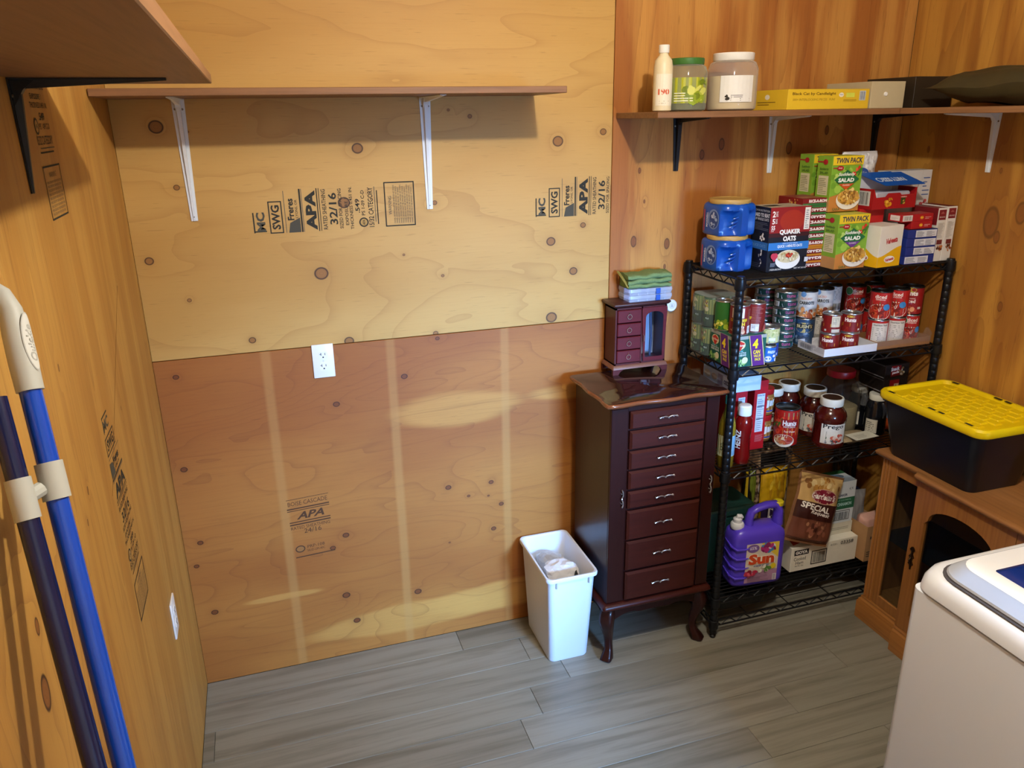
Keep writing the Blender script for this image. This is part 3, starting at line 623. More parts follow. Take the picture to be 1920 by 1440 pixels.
# two doors with arched panes in the proud centre
def door(y0, y1, hy):
    xa, xb = CXF-BP-.001, CXF-BP+.018; a0, a1, z0, zs = y0+.052, y1-.052, .175, .560
    arch = [(a0, z0), (a1, z0), (a1, zs), (a1-.012, zs+.014)] + [((a0+a1)/2+((a1-a0)/2-.014)*math.cos(t), zs+.020+.060*math.sin(t)) for t in [PI*i/14 for i in range(1, 14)]] + [(a0+.012, zs+.014), (a0, zs)]
    cy, cz = (y0+y1)/2, (.108+ZT-.002)/2; hy_, hz_ = (y1-y0)/2, (ZT-.002-.108)/2
    def out(p):
        dx, dz = p[0]-cy, p[1]-cz; s = min(hy_/max(1e-6, abs(dx)), hz_/max(1e-6, abs(dz))); return (cy+dx*s, cz+dz*s)
    o_ = [out(p) for p in arch]
    # true corners
    m = MB(); m.loft([[(xb, *p) for p in arch], [(xa, *p) for p in arch], [(xa, *p) for p in o_], [(xb, *p) for p in o_]], False, False)
    for sy in (y0, y1):
        for szz in (.108, ZT-.002):
            cand = sorted(o_, key=lambda p: abs(p[0]-sy)*3+abs(p[1]-szz)); 
            e1 = min((p for p in o_ if abs(p[0]-sy) < 1e-5), key=lambda p: abs(p[1]-szz), default=None); e2 = min((p for p in o_ if abs(p[1]-szz) < 1e-5), key=lambda p: abs(p[0]-sy), default=None)
            if e1 and e2 and e1 != e2: m.prism([e1, (sy, szz), e2], 'x', xa, xb)
    d = m.build('door', OAK, cb, False)
    MB().prism(arch, 'x', xb-.006, xb-.003).build('pane', GLS, d, False)
    h = MB(); zc = .405; h.box(xa-.003, xa, hy-.007, hy+.007, zc-.045, zc+.045, .0025)
    for s in (-1, 1): h.lathe([(.0001, .0), (.010, .001), (.008, .003), (.0001, .004)], 10).xf(Matrix.Identity(4))
    h = MB()
    for s in (-1, 0, 1):
        for q in (-1, 1): h.tube([(xa-.002, hy+q*.0015, zc+s*.028), (xa-.003, hy+q*.009, zc+s*.028+.006), (xa-.002, hy+q*.004, zc+s*.028+.015)], [.002, .0032, .002], 6)
    h.tube([(xa-.001, hy, zc-.045), (xa-.003, hy, zc), (xa-.001, hy, zc+.045)], [.003, .006, .003], 8); h.tube([(xa-.004, hy, zc+.006), (xa-.014, hy, zc-.004), (xa-.006, hy, zc-.018)], .0028, 7)
    h.build('handle', mat('#3b2a1a', .35, .9), d)
ym = (yb0+yb1)/2
door(ym+.001, yb0, yb0-.026); door(yb1, ym-.001, yb1+.026)
# a dark cable coil and a small printed tin on the cabinet top
t = thing('cable', 'black cable looped on the oak cabinet top', 'cable', (2.60, -1.09, .7305))
MB().tube([(-.02+.09*math.cos(a)+.02*a/6, .0+.085*math.sin(a), .0042+.0015*abs(math.sin(3*a))) for a in [i*.32 for i in range(0, 20)]], .0038, 6).build('cord', mat('#1a1a1c', .5), t)
t = thing('spray_can', 'dark printed can standing in the cable loop on the oak cabinet', 'can', (2.612, -1.10, .7302))
MB().lathe([(.026, 0), (.029, .003), (.029, .15), (.026, .160), (.014, .168), (.012, .185), (.0, .186)], 24).build('can_body', mat('#23262a', .35), t)
D = Decal(); D.text('ENERGY', 0, .075, .05, .012, '#e8e8e8'); D.lines(-.024, .02, .02, .06, 8, '#9c9c90'); D.build('print', t, cyl(.0292, 0, PI*1.10))
# ================================================================= black tote with yellow lid
YEL = mat('#e6c400', .42, vary=.04, scale=10.); BLK = mat('#090d18', .36, vary=.12, scale=14.)
lx, ly = (2.430+2.757)/2, (-.415-.872)/2; tt = thing('storage_tote', 'black storage tote with yellow lid on the oak cabinet', 'tote', (lx, ly, .7303)); TW, TD = .327, .457
def tr(w_, d_, z, r=.035): return rrect(0, 0, w_, d_, r, z, 6)
m = MB(); m.loft([tr(TW-.105, TD-.100, .0005, .03), tr(TW-.100, TD-.094, .006, .032), tr(TW-.030, TD-.034, .205), tr(TW-.018, TD-.02, .206), tr(TW-.018, TD-.02, .214)], True, True).build('tub', BLK, tt, True, 40)
m = MB(); m.loft([tr(TW-.006, TD-.006, .2145, .04), tr(TW, TD, .219, .042), tr(TW, TD, .236, .042), tr(TW-.010, TD-.010, .243, .040), tr(TW-.030, TD-.030, .2435, .034), tr(TW-.046, TD-.048, .232, .028), ], True, True)
lid = m.build('lid', YEL, tt, True, 40)
# diamond bosses on the sunk lid panel
k = 0
for i in range(-6, 7):
    for j in range(-5, 6):
        x, y = i*.037, j*.045+(.0225 if i % 2 else 0)
        if abs(x)+.017 > TW/2-.034 or abs(y)+.020 > TD/2-.038: continue
        q = [(-.0165, -.018), (-.0145, -.0200), (.0145, -.0200), (.0165, -.018), (.0165, .018), (.0145, .0200), (-.0145, .0200), (-.0165, .018)]
        MB().loft([[(x+a, y+b, .2319) for a, b in q], [(x+a*.82, y+b*.82, .2365) for a, b in q]], False, True).build('lid_boss', YEL, lid, False); k += 1
for sy, w_ in ((-.16, .030), (-.05, .024), (-.01, .030), (.17, .028)):
    for sx in (-1, 1): MB().box(sx*(TW/2-.019)-.005, sx*(TW/2-.019)+.005, sy-w_/2, sy+w_/2, .2434, .2445, .0004).build('lid_slot', mat('#23210f', .7), lid, False)
# ================================================================= white washing machine
WM = mat('#e2e5ea', .28, vary=.015, scale=5., coat=.3); WMG = mat('#a4a8b0', .35, vary=.03)
wm = thing('washing_machine', 'white top-loading washing machine at the lower right', 'washer', (2.042, -1.702, 0)); HX, HY = .335, .345
def wr_(o, z, r=.05): return rrect(0, 0, 2*(HX+o), 2*(HY+o), r, z, 6)
MB().loft([wr_(-.004, .02, .02), wr_(0, .03, .022), wr_(0, .886, .024)]).build('cabinet', WM, wm, True, 40)
MB().loft([wr_(-.004, .888, .05), wr_(.004, .893, .06), wr_(.004, .915, .07), wr_(-.002, .932, .075), wr_(-.014, .941, .07), wr_(-.040, .944, .05)]).build('top_deck', WM, wm, True, 40)
for sx in (-1, 1):
    for sy in (-1, 1): MB().lathe([(.02, 0), (.024, .004), (.024, .012), (.012, .016), (.012, .024)], 12, (sx*.28, sy*.29, 0)).build('foot', mat('#2b2b2b', .6), wm)
LX = -.020   # lid: grey bevelled surround, white top, dark glass
ld_ = MB(); ld_.loft([rrect(LX, 0, .590, .610, .06, .9442, 6), rrect(LX, 0, .594, .614, .06, .948, 6), rrect(LX, 0, .590, .610, .06, .953, 6), rrect(LX, 0, .520, .590, .05, .964, 6)])
lidw = ld_.build('lid', WMG, wm, True, 30)
MB().loft([rrect(LX+.005, 0, .516, .586, .048, .9641, 6), rrect(LX+.005, 0, .510, .580, .046, .9665, 6)]).build('lid_top', mat('#f6f8fb', .38, vary=.01), lidw, True, 40)
MB().loft([rrect(LX, 0, .606, .626, .064, .9425, 6), rrect(LX, 0, .606, .626, .064, .9447, 6)]).build('lid_seal', mat('#4a4648', .6), wm, True, 40)
MB().loft([rrect(-.012, 0, .430, .470, .008, .9666, 3), rrect(-.012, 0, .426, .466, .008, .9676, 3)]).build('lid_glass', mat('#0d2456', .05, vary=.2, scale=6., coat=.6), lidw, True, 40)
MB().box(HX-.09, HX+.0, -HY+.01, HY-.01, .944, 1.06, .012, 2).build('control_console', WM, wm)
for y in (-.22, .0, .2): MB().lathe([(.026, 0), (.026, .012), (.02, .018), (.0001, .018)], 20).xf(Matrix.Translation((HX-.0905, y, 1.0)) @ Matrix.Rotation(-PI/2, 4, 'Y')).build('knob', WMG, wm)
# ================================================================= broom handles leaning on the left wall
BLU = mat('#1546b4', .22, vary=.06, scale=12., coat=.4); NAV = mat('#101840', .24, vary=.1, scale=12., coat=.4); GRY = mat('#b3b3aa', .5, vary=.04)
A0, A1 = Vector((.0496, -1.432, 1.5973)), Vector((.0963, -1.5756, 1.2381)); dA = (A1-A0).normalized()
B0, B1 = Vector((.0215, -1.474, 1.578)), Vector((.0690, -1.603, 1.265)); 
t = thing('broom', 'bright blue pole with a grey plastic grip leaning on the left wall', 'broom', tuple(A0+dA*(A0.z/-dA.z)))
base = A0+dA*(A0.z/-dA.z); L = lambda p: tuple(Vector(p)-base)
MB().tube([L(A0-dA*.02), L(A0+dA*((A0.z-.10)/-dA.z))], .0138, 20).build('pole', BLU, t)
gp = [A0+dA*.006, A0-dA*.03, A0-dA*.07, A0-dA*.105, A0-dA*.128+Vector((-.006, 0, 0)), A0-dA*.142+Vector((-.012, 0, 0))]
gr = MB().tube([L(p) for p in gp], [.0168, .0175, .0168, .0145, .0120, .0050], 20).build('grip', GRY, t, True, 60)
V_ = Vector((1.0, -.35, 0)); V_ = (V_ - dA*V_.dot(dA)).normalized(); S_ = dA.cross(V_); 
if S_.z < 0: pass
o_ = A0-dA*.058+V_*.0176
def gmap(u, v, e):
    q = u/.0178; r = .0177+e; return L(A0-dA*.058 + dA*(-v) + (V_*math.cos(q)+(dA.cross(V_)*-1)*math.sin(q))*r)
D = Decal(); D.ell(0, 0, .0125, .040, '#b4b3ab', 28); D.ell(0, 0, .0112, .038, '#cfcec6', 28); D.text('Quickie', 0, -.002, .050, .013, '#a9a89f', .02, .2, PI/2)
D.build('grip_print', gr, gmap, .5)
MB().box(-.14, .14, -.02, .02, .0, .10, .006).build('broom_head', mat('#1546b4', .5), t)
t2 = thing('dustpan_handle', 'dark navy pole clipped beside the bright blue one on the left wall', 'pole', (0, 0, 0)); dB = (B1-B0).normalized(); bb = B0+dB*(B0.z/-dB.z); t2.location = bb
Lb = lambda p: tuple(Vector(p)-bb)
MB().tube([Lb(B0-dB*.02), Lb(bb-dB*.012)], .0132, 20).build('pole', NAV, t2)
# clip: two sleeves and a bridge
ca, cb2 = A0+dA*.130, B0+dB*.115
c = MB().tube([Lb(cb2-dB*.028), Lb(cb2+dB*.026)], .0156, 20)
c.build('clip_sleeve', GRY, t2, True, 40)
m = MB(); ax = (ca-cb2); ax = (ax-dA*ax.dot(dA)).normalized()
rings = []
for s in (-.026, .024):
    pc = ca+dA*s; yv = dA.cross(ax); arc = [PI*(.22+1.56*i/14) for i in range(15)]
    rings.append([Lb(pc+(ax*math.cos(a)+yv*math.sin(a))*.0172) for a in arc]+[Lb(pc+(ax*math.cos(a)+yv*math.sin(a))*.0150) for a in arc[::-1]])
m.loft(rings).build('clip_jaw', GRY, t2, True, 40)
MB().tube([Lb(cb2+(ca-cb2)*.25), Lb(cb2+(ca-cb2)*.60)], .010, 10).build('clip_bridge', GRY, t2)
# ================================================================= black wire rack
RKM = mat('#17181b', .35, .3, .15, 60.)
RX0, RX1, RYF, RYB = 1.863, 2.742, -.360, -.026
DECK = [1.405, 1.090, .700, .175, .076]
rk = thing('wire_rack', 'black five-tier wire rack full of groceries', 'rack', ((RX0+RX1)/2, (RYF+RYB)/2, 0)); qx, qy = (RX0+RX1)/2, (RYF+RYB)/2
for x in (RX0, RX1):
    for y in (RYF, RYB):
        x_, y_ = x-qx, y-qy; m = MB(); pr = [(.0145, .022), (.0145, .05)]
        z = .05
        while z < 1.40: pr += [(.0145, z), (.0140, z+.0006), (.0140, z+.0016), (.0145, z+.0022)]; z += .0254
        pr += [(.0145, 1.410), (.013, 1.415), (.001, 1.4155)]
        p = m.lathe(pr, 14, (x_, y_, 0)).build('post', RKM, rk, True, 50)
        MB().lathe([(.010, 0), (.012, .003), (.012, .010), (.0085, .014), (.0085, .022)], 12, (x_, y_, 0)).build('levelling_foot', RKM, p)
for d in DECK:
    m = MB(); hx, hy = (RX1-RX0)/2, (RYB-RYF)/2; low = d-.028; rw = .0026
    for y in (-hy, hy):
        m.wire((-hx, y, d-rw-.001), (hx, y, d-rw-.001), .0038); m.wire((-hx, y, low), (hx, y, low), .0036); n = 26
        for i in range(n): m.wire((-hx+2*hx*i/n, y, low if i % 2 else d-rw), (-hx+2*hx*(i+1)/n, y, d-rw if i % 2 else low), .0025, 0, 4)
    for x in (-hx, hx):
        m.wire((x, -hy, d-rw-.001), (x, hy, d-rw-.001), .0038); m.wire((x, -hy, low), (x, hy, low), .0036); n = 10
        for i in range(n): m.wire((x, -hy+2*hy*i/n, low if i % 2 else d-rw), (x, -hy+2*hy*(i+1)/n, d-rw if i % 2 else low), .0025, 0, 4)
    step = .042 if d < .1 else (.0150 if d > 1 else .0200); k = int(2*hy/step)
    for i in range(1, k): m.wire((-hx, -hy+2*hy*i/k, d-.0018), (hx, -hy+2*hy*i/k, d-.0018), .0018, 0, 4)
    for x in (-hx*.66, -hx*.22, hx*.22, hx*.66): m.wire((x, -hy, d-.0050), (x, hy, d-.0050), .0022, 0, 5)
    s = m.build('wire_shelf', RKM, rk, True, 60)
    for x in (-hx, hx):
        for y in (-hy, hy): MB().lathe([(.0175, low-.008), (.0200, low-.002), (.0185, d+.001), (.0155, d+.003)], 14, (x, y, 0)).build('corner_collar', RKM, s)
# ================================================================= grocery builders
def carton(label, x0, x1, yf, yb, z0, h, col, rz=0., cat='box', name='carton', group='packaged food on the wire rack', side=None, topc=None, bev=.0008):
    """upright carton with its front towards -y; returns thing and face maps"""
    w_, d_ = x1-x0, yb-yf; t = thing(name, label, cat, ((x0+x1)/2, (yf+yb)/2, z0+.0002), rz, group)
    MB().box(-w_/2, w_/2, -d_/2, d_/2, 0, h, bev).build('carton_body', mat(col, .5, vary=.04, scale=40.), t, False)
    F = plane((-w_/2, -d_/2, 0), (1, 0, 0), (0, 0, 1)); Lf = plane((-w_/2, d_/2, 0), (0, -1, 0), (0, 0, 1)); T = plane((-w_/2, -d_/2, h), (1, 0, 0), (0, 1, 0))
    if side: Decal().rect(.0005, .0005, d_-.0005, h-.0005, side, 1).build('side_print', t, Lf)
    if topc: Decal().rect(.0005, .0005, w_-.0005, d_-.0005, topc, 1).build('top_print', t, T)
    return t, w_, d_, h, F, Lf, T
TIN = mat('#b9bbbd', .28, .9, .06, 50.); DTIN = mat('#3a3b3e', .3, .8)
def can(label, x, y, z, R, H, col, draw=None, a=-PI/2, cat='can', group='tins on the second rack shelf', lidm=None, name='food_can'):
    t = thing(name, label, cat, (x, y, z+.0002), 0, group); b = .0022
    pr = [(R-.004, 0), (R-.0005, .0005), (R, .0015), (R, b+.001), (R-.0012, b+.002), (R-.0012, H-b-.002), (R, H-b-.001), (R, H-.0015), (R-.0008, H), (R-.0030, H-.0002), (R-.0036, H-.004), (R-.010, H-.0042), (R-.011, H-.0034), (.0005, H-.0034)]
    MB().lathe(pr, 28).build('can_body', lidm or TIN, t, True, 40)
    MB().lathe([(R-.0006, .0046), (R-.0006, H-.0046)], 28, cap0=False, cap1=False).build('paper_label', mat(col, .45, vary=.03, scale=50.), t, True)
    if draw:
        D = Decal(); draw(D, R, H); D.build('label_print', t, cyl(R-.0006, 0, a), .45, .00006)
    return t
def jar(label, x, y, z, prof, m, cat='jar', name='jar', n=28, group='packaged food on the wire rack'):
    t = thing(name, label, cat, (x, y, z+.0002), 0, group); MB().lathe(prof, n).build('jar_body', m, t, True, 50); return t
FOOD = ['#c8903c', '#e0b860', '#a8682a', '#d8a24a', '#8a4a20']
Z1, Z2, Z3, Z4, Z5 = DECK
# ================================================================= top shelf
# ---- two blue coffee canisters
CBL = mat('#0d4aa0', .30, vary=.03, scale=10., coat=.2); TAN = mat('#b8924e', .45, vary=.03)
def canister(label, x, y, z):
    t = thing('coffee_canister', label, 'canister', (x, y, z+.0002), math.radians(6), 'packaged food on the wire rack'); H = .108; n = 72; rings = []
    for zz, s in ((0, .94), (.004, .985), (.018, 1.), (.030, 1.), (.040, 1.), (.070, 1.), (.080, 1.), (.088, 1.0), (.098, .985), (.104, .94), (H, .86)):
        rg = []
        for j in range(n):
            a = 2*PI*j/n; ca, sa = math.cos(a), math.sin(a); r = .0725/((abs(ca)**4.5+abs(sa)**4.5)**(1/4.5))*s
            da = math.degrees(math.atan2(math.sin(a+PI/2), math.cos(a+PI/2)))   # 0 = front (-y)
            dep = 0
            if zz < .084:
                k = 1 if .004 < zz < .075 else .55
                if 17 < da < 42: dep = .022*k*math.sin((da-17)/25*PI)**.5
                if -58 < da < -8: dep = .027*k*math.sin((da+58)/50*PI)**.5
            if -8 <= da <= 17: dep = -.005
            r -= dep; rg.append((r*ca, r*sa, zz))
        rings.append(rg)
    b = MB().loft(rings).build('canister_body', CBL, t, True, 50)
    for k in range(3): MB().tube([(-.045+.008*k+.032*f, -.0595-.004*math.sin(f*PI), .030+.014*k+.008*f) for f in [i/6 for i in range(7)]], [.0008, .0022, .0028, .003, .0028, .0022, .0008], 7).build('grip_ridge', CBL, b)
    for k in range(3): MB().tube([((.066-.002*k)*f, -.0700-.0016*(1-f*f)+.003*abs(f)**6+.002*k, .086+.005*k) for f in [i/8 for i in range(-5, 6)]], .0014, 6).build('grip_ridge', CBL, b)
    MB().lathe([(.062, .1045), (.069, .106), (.0705, .109), (.0705, .119), (.069, .1215), (.060, .1215), (.058, .1195), (.0005, .1195)], 40).build('lid', TAN, t, True, 40)
    D = Decal(); D.ell(.010, .055, .030, .034, '#6d86b4', 24); D.ell(.012, .054, .024, .029, '#23407c', 24)
    D.blobs(.012, .052, .018, .022, ['#8fa4c8', '#33508c', '#b0bcd4'], 14, .006, 5); D.text('MAXWELL', -.022, .052, .050, .009, '#d8dfeb', .02, 0, PI/2); D.rect(-.040, .012, -.034, .085, '#9a3048', 1)
    D.build('label_print', t, plane((-.0730, 0, 0), (0, -1, 0), (0, 0, 1)), .4)
canister('lower blue plastic coffee canister with tan lid, under another', 1.923, -.170, Z1); canister('upper blue plastic coffee canister with tan lid, on another', 1.924, -.170, Z1+.1220)
# ---- oats box
t, w_, d_, h, F, Lf, T = carton('black and red oats box with a blue band', 2.006, 2.168, -.292, -.190, Z1, .218, '#12151f', topc='#b9ad98')
D = Decal(); D.rect(.0, .118, w_, h, '#8e1a1c'); D.rect(0, .118, w_, .132, '#3a1216'); D.ell(.088, .172, .048, .036, '#a02c1a', 28)
D.text('2', .014, .196, .012, .020, '#f2eee6', .03); D.text('BAGS', .026, .196, .008, .018, '#f2eee6', 0); D.text('5', .014, .172, .011, .018, '#f2eee6', .03); D.text('LBS', .025, .172, .007, .016, '#f2eee6', 0); D.text('55', .014, .150, .015, .015, '#f2eee6', .03); D.lines(.006, .138, .024, .142, 1, '#f2eee6')
D.rect(w_-.026, .140, w_-.004, .214, '#e9e4da'); D.lines(w_-.022, .145, w_-.008, .210, 9, '#7f8c86', 2, .4, .4)
D.text('QUAKER', .082, .134, .084, .019, '#f6f3ec', .05); D.text('OATS', .082, .112, .052, .018, '#f6f3ec', .05)
D.rect(0, .074, w_, .100, '#2f7ac6'); D.text('QUICK 1-MINUTE OATS', .086, .086, .100, .011, '#f0f4fa', .03); D.text('100% WHOLE GRAIN', .086, .096, .06, .004, '#dbe8f6', 0)
D.ell(.082, .040, .050, .033, '#f0ede6', 30); D.ell(.082, .050, .044, .021, '#d9cba4', 26); D.blobs(.082, .050, .040, .018, ['#cdbb8c', '#efe5c6', '#b8a36c'], 40, .004, 4); D.blobs(.084, .058, .013, .008, ['#b8321e', '#d85a3c', '#8e1f14'], 14, .005, 6)
D.ell(.018, .056, .010, .010, '#c23a50'); D.ell(.026, .056, .010, .010, '#c23a50'); D.poly([(.008, .054), (.036, .054), (.022, .036)], '#c23a50'); D.lines(.008, .020, .034, .034, 5, '#8f98a8', 3); D.text('2 RESEALABLE BAGS', .030, .010, .048, .006, '#f2eee6', 0); D.text('NET WT 80 OZ', .130, .010, .05, .005, '#f2eee6', 0); D.rect(w_-.018, .030, w_-.004, .046, '#cfd3d8')
D.build('front_print', t, F)
D = Decal(); D.text('RICH IN NUTRITION', .052, .205, .09, .007, '#d8dbe0', 0); D.text('HARD TO BEAT', .055, .190, .088, .013, '#eef0f2', .03); D.text('OF WHOLE OATS', .055, .176, .080, .009, '#d8dbe0', .02); D.lines(.02, .140, .098, .168, 6, '#6c7078', 2, .35); D.rect(0, .074, d_, .100, '#2f6cae'); D.text('QUICK OATS', .05, .086, .08, .012, '#6a98cc', .02)
D.blobs(.070, .118, .016, .012, ['#eceae2'], 7, .0055, 3); D.blobs(.065, .045, .012, .030, ['#d8d6ce', '#9aa0aa'], 12, .004, 9); D.lines(.02, .012, .09, .03, 3, '#3c414c', 4); D.build('side_print', t, Lf)
Decal().rect(.01, .04, .07, .07, '#3c342c', 1).rect(.02, .016, .15, .02, '#8a7d68', 1).build('top_flap_print', t, T)
# ---- ten flat rice boxes in a stack
for k in range(10):
    hh = .0239; bt = '#c07a1e' if k < 4 else '#2f6e36'; nm = ('lowest', 'second from the bottom', 'third from the bottom', 'fourth from the bottom', 'fifth from the bottom', 'sixth from the bottom', 'seventh from the bottom', 'eighth from the bottom', 'second from the top', 'topmost')[k]
    dx = .0012*((k*7) % 5-2); t, w_, d_, h, F, Lf, T = carton('flat dark red rice box, %s in the stack beside the oats box' % nm, 2.150+dx, 2.254+dx, -.266+dx*.5, -.128, Z1+k*hh, hh-.0006, '#7c1216', group='stack of rice boxes')
    up = k in (4, 5, 6, 9, 3); D = Decal(); yb_ = .001 if up else h-.006
    yb_ = .0 if up else h-.007
    D.rect(0, yb_, w_, yb_+.007, bt if k != 9 else '#2f6e36'); D.text('RICE-A-RONI', .062, h*.62 if up else h*.36, .076, .0105, '#f2e6de', .05, 0, 0 if up else PI); D.build('end_print', t, F)
    if k == 9:
        Decal().rect(.004, .004, w_-.004, d_-.004, '#8c3a30', 1).rect(.012, .02, w_-.012, .06, '#a8674a', 1).build('top_print', t, T); Decal().blobs(.09, .012, .03, .007, ['#c89a4a', '#8a3a2a', '#d8b878'], 10, .004, 3).build('side_print', t, Lf)
# ---- pasta salad cartons
def salad(label, x0, yf, z0, accent, w=.126, d=.076, h=.186, rz=0.):
    t, w_, d_, h, F, Lf, T = carton(label, x0, x0+w, yf, yf+d, z0, h, '#7fae34', rz, topc='#c9c24a', name='pasta_salad_carton')
    D = Decal(); D.poly([(0, .0), (w_, 0), (w_, .05), (.05, .062), (0, .05)], '#c07c38'); D.blobs(.05, .11, .05, .04, ['#9cc44a', '#b8d46a', '#6d9c2c'], 16, .012, 3); D.rect(0, h-.030, w_, h, '#e6c528')
    D.text('TWIN PACK', .066, h-.015, .108, .018, '#1d2450', .03, .1); D.text('2 POUCHES', w_-.022, h-.027, .03, .004, '#1d2450', 0)
    D.ell(.032, h-.040, .014, .008, '#a81c28'); D.rect(.002, h-.041, .03, h-.038, '#a81c28', 1); D.text('Betty', .032, h-.040, .016, .006, '#f0e8e0', .01, .2); D.blobs(w_-.022, h-.055, .02, .018, ['#cf3020', '#e2583a', '#3d7a2a'], 9, .010, 7)
    D.poly([(.010, h-.078), (.062, h-.046), (.114, h-.078), (.062, h-.112)], '#1f6a3a'); D.poly([(.030, h-.092), (.094, h-.092), (.062, h-.114)], accent); D.text('Suddenly', .060, h-.062, .070, .014, '#eef2e6', .03, .25); D.text('SALAD', .060, h-.080, .066, .014, '#f4f6ee', .05); D.text('CLASSIC', .062, h-.097, .03, .005, '#f4f6ee', 0)
    D.ell(.076, .040, .050, .034, '#e8e0d0', 28); D.ell(.076, .048, .046, .026, '#c89a48', 24); D.blobs(.076, .050, .042, .026, ['#e0b452', '#c8903c', '#f0d080', '#9a6a2c', '#d8a848'], 70, .0055, 11); D.text('GARA', .022, .010, .03, .009, '#3a5a2a', .02)
    D.build('front_print', t, F)
    D = Decal(); D.rect(0, 0, d_, .04, '#b98a58'); D.rect(d_*.15, .055, d_*.82, .120, '#d3d0b0'); D.lines(d_*.2, .06, d_*.76, .115, 9, '#8a9068', 2, .35); D.ell(d_*.55, h-.020, .012, .009, '#a81c28'); D.rect(0, h-.022, d_*.5, h-.018, '#a81c28', 1); D.text('Suddenly', d_*.5, h-.044, d_*.62, .010, '#3d6a2c', .02, .2); D.text('SALAD', d_*.5, h-.056, d_*.55, .008, '#3d6a2c', .02); D.build('side_print', t, Lf)
salad('green twin pack pasta salad carton with purple diamond standing on the rack', 2.250, -.337, Z1, '#6a3a8a')
salad('deep green pasta salad carton hidden behind the purple diamond one', 2.262, -.254, Z1, '#6a3a8a', .118, .220, .190)
salad('green twin pack pasta salad carton with orange diamond, on top of another', 2.248, -.275, Z1+.1905, '#c8541c')
salad('green pasta salad carton behind the orange diamond one', 2.276, -.140, Z1+.1905, '#c8541c', .100)
# ---- cheese box, rotated a little
t, w_, d_, h, F, Lf, T = carton('white and yellow cheese box with red script', 2.396, 2.508, -.362, -.272, Z1, .143, '#e4dfd2', math.radians(8))
wv = [(.0 + w_*i/12, .048+.012*math.cos(i/12*PI)*-1+.010*(i/12)) for i in range(13)]
D = Decal(); D.poly([(0, 0), (w_, 0)]+wv[::-1], '#e8b012'); D.text('Velveeta', .060, .092, .056, .020, '#b8242a', .04, .25, .12); D.ell(.058, .026, .026, .012, '#f4eee4'); D.text('Velveeta', .058, .026, .042, .012, '#b8242a', .04, .25, .12); D.build('front_print', t, F)
D = Decal(); D.poly([(0, 0), (d_, 0), (d_, .036)]+[(d_*(1-i/12), .036+.062*(i/12)**1.7) for i in range(13)], '#e8b012'); D.ell(.026, .030, .024, .012, '#f4eee4'); D.text('Velveeta', .026, .030, .040, .011, '#b8242a', .04, .25); D.build('side_print', t, Lf)
# ---- blue pudding boxes
for k in range(4):
    nm = ('lowest', 'second from the bottom', 'third from the bottom', 'topmost')[k]
    t, w_, d_, h, F, Lf, T = carton('flat blue box, %s of four beside the cheese box' % nm, 2.531+.002*(k % 2), 2.662, -.357, -.262, Z1+k*.0306, .0300, '#1d2f7e', group='stack of blue boxes', topc='#3a2a2a' if k == 3 else None)
    D = Decal(); u0 = .002 if k == 0 else .034; u1 = w_-.026 if k == 0 else w_-.003; D.rect(u0, .003, u1, h-.003, '#d9dbe2'); D.lines(u0+.004, .005, u1-.05, h-.005, 6, '#6d7180', k, .4); D.lines(u1-.046, .005, u1-.006, h-.005, 5, '#8b8f9c', k+5, .4); D.build('front_print', t, F)
# ---- two tall narrow cartons
for k in range(2):
    x0 = 2.666+.0425*k; t, w_, d_, h, F, Lf, T = carton(('left one of two tall white cartons at the right rack end', 'right one of two tall white cartons at the right rack end')[k], x0, x0+.0418, -.344, -.222, Z1, .190+.004*k, '#dcd8d0', topc='#6e1a1e', group='pair of tall cartons')
    D = Decal(); D.rect(.005, h-.042, w_-.005, h-.006, '#7a1c22'); D.poly([(.012, h-.020), (w_/2, h-.012), (w_-.012, h-.020)], '#a8605a'); D.text('BRAND', w_/2, h-.032, .024, .005, '#d8c8c0', .01); D.lines(.006, .085, w_-.006, h-.050, 14, '#b3afa6', k, .35); D.rect(.010, .062, w_-.008, .078, '#6e2a2a'); D.blobs(w_*.55, .048, .012, .010, ['#8a4a2a', '#b8703a', '#5c2c18'], 10, .005, k); D.build('front_print', t, F)
    if k == 0: Decal().rect(0, h-.06, d_, h, '#7a1c22', 1).lines(.02, .03, .11, h-.08, 12, '#b3afa6').build('side_print', t, Lf)
# ---- flat red boxes on the blue stack
for k in range(2):
    x0 = 2.548-.046*k; t, w_, d_, h, F, Lf, T = carton(('lower flat red box on the blue boxes', 'upper flat red box on the blue boxes')[k], x0, 2.640, -.350, -.285, Z1+.1232+k*.0262, .0258, '#a81820', topc='#a83028', group='pair of flat red boxes')
    D = Decal(); D.ell(w_-.050, .013, .008, .006, '#d88a1c'); D.text('Ritz', w_-.050, .013, .010, .005, '#f0d848', .02); D.lines(w_-.036, .008, w_-.008, .018, 2, '#e0a8a0')
    if k: D.rect(.004, .003, .046, .023, '#dbd5cf'); D.bars(.010, .006, .042, .020, '#77706c', 10)
    D.build('front_print', t, F)
    if k: Decal().rect(.012, .004, .056, .022, '#dcd7d2', 1).lines(.016, .008, .05, .016, 2, '#b0aaa4').build('side_print', t, Lf)
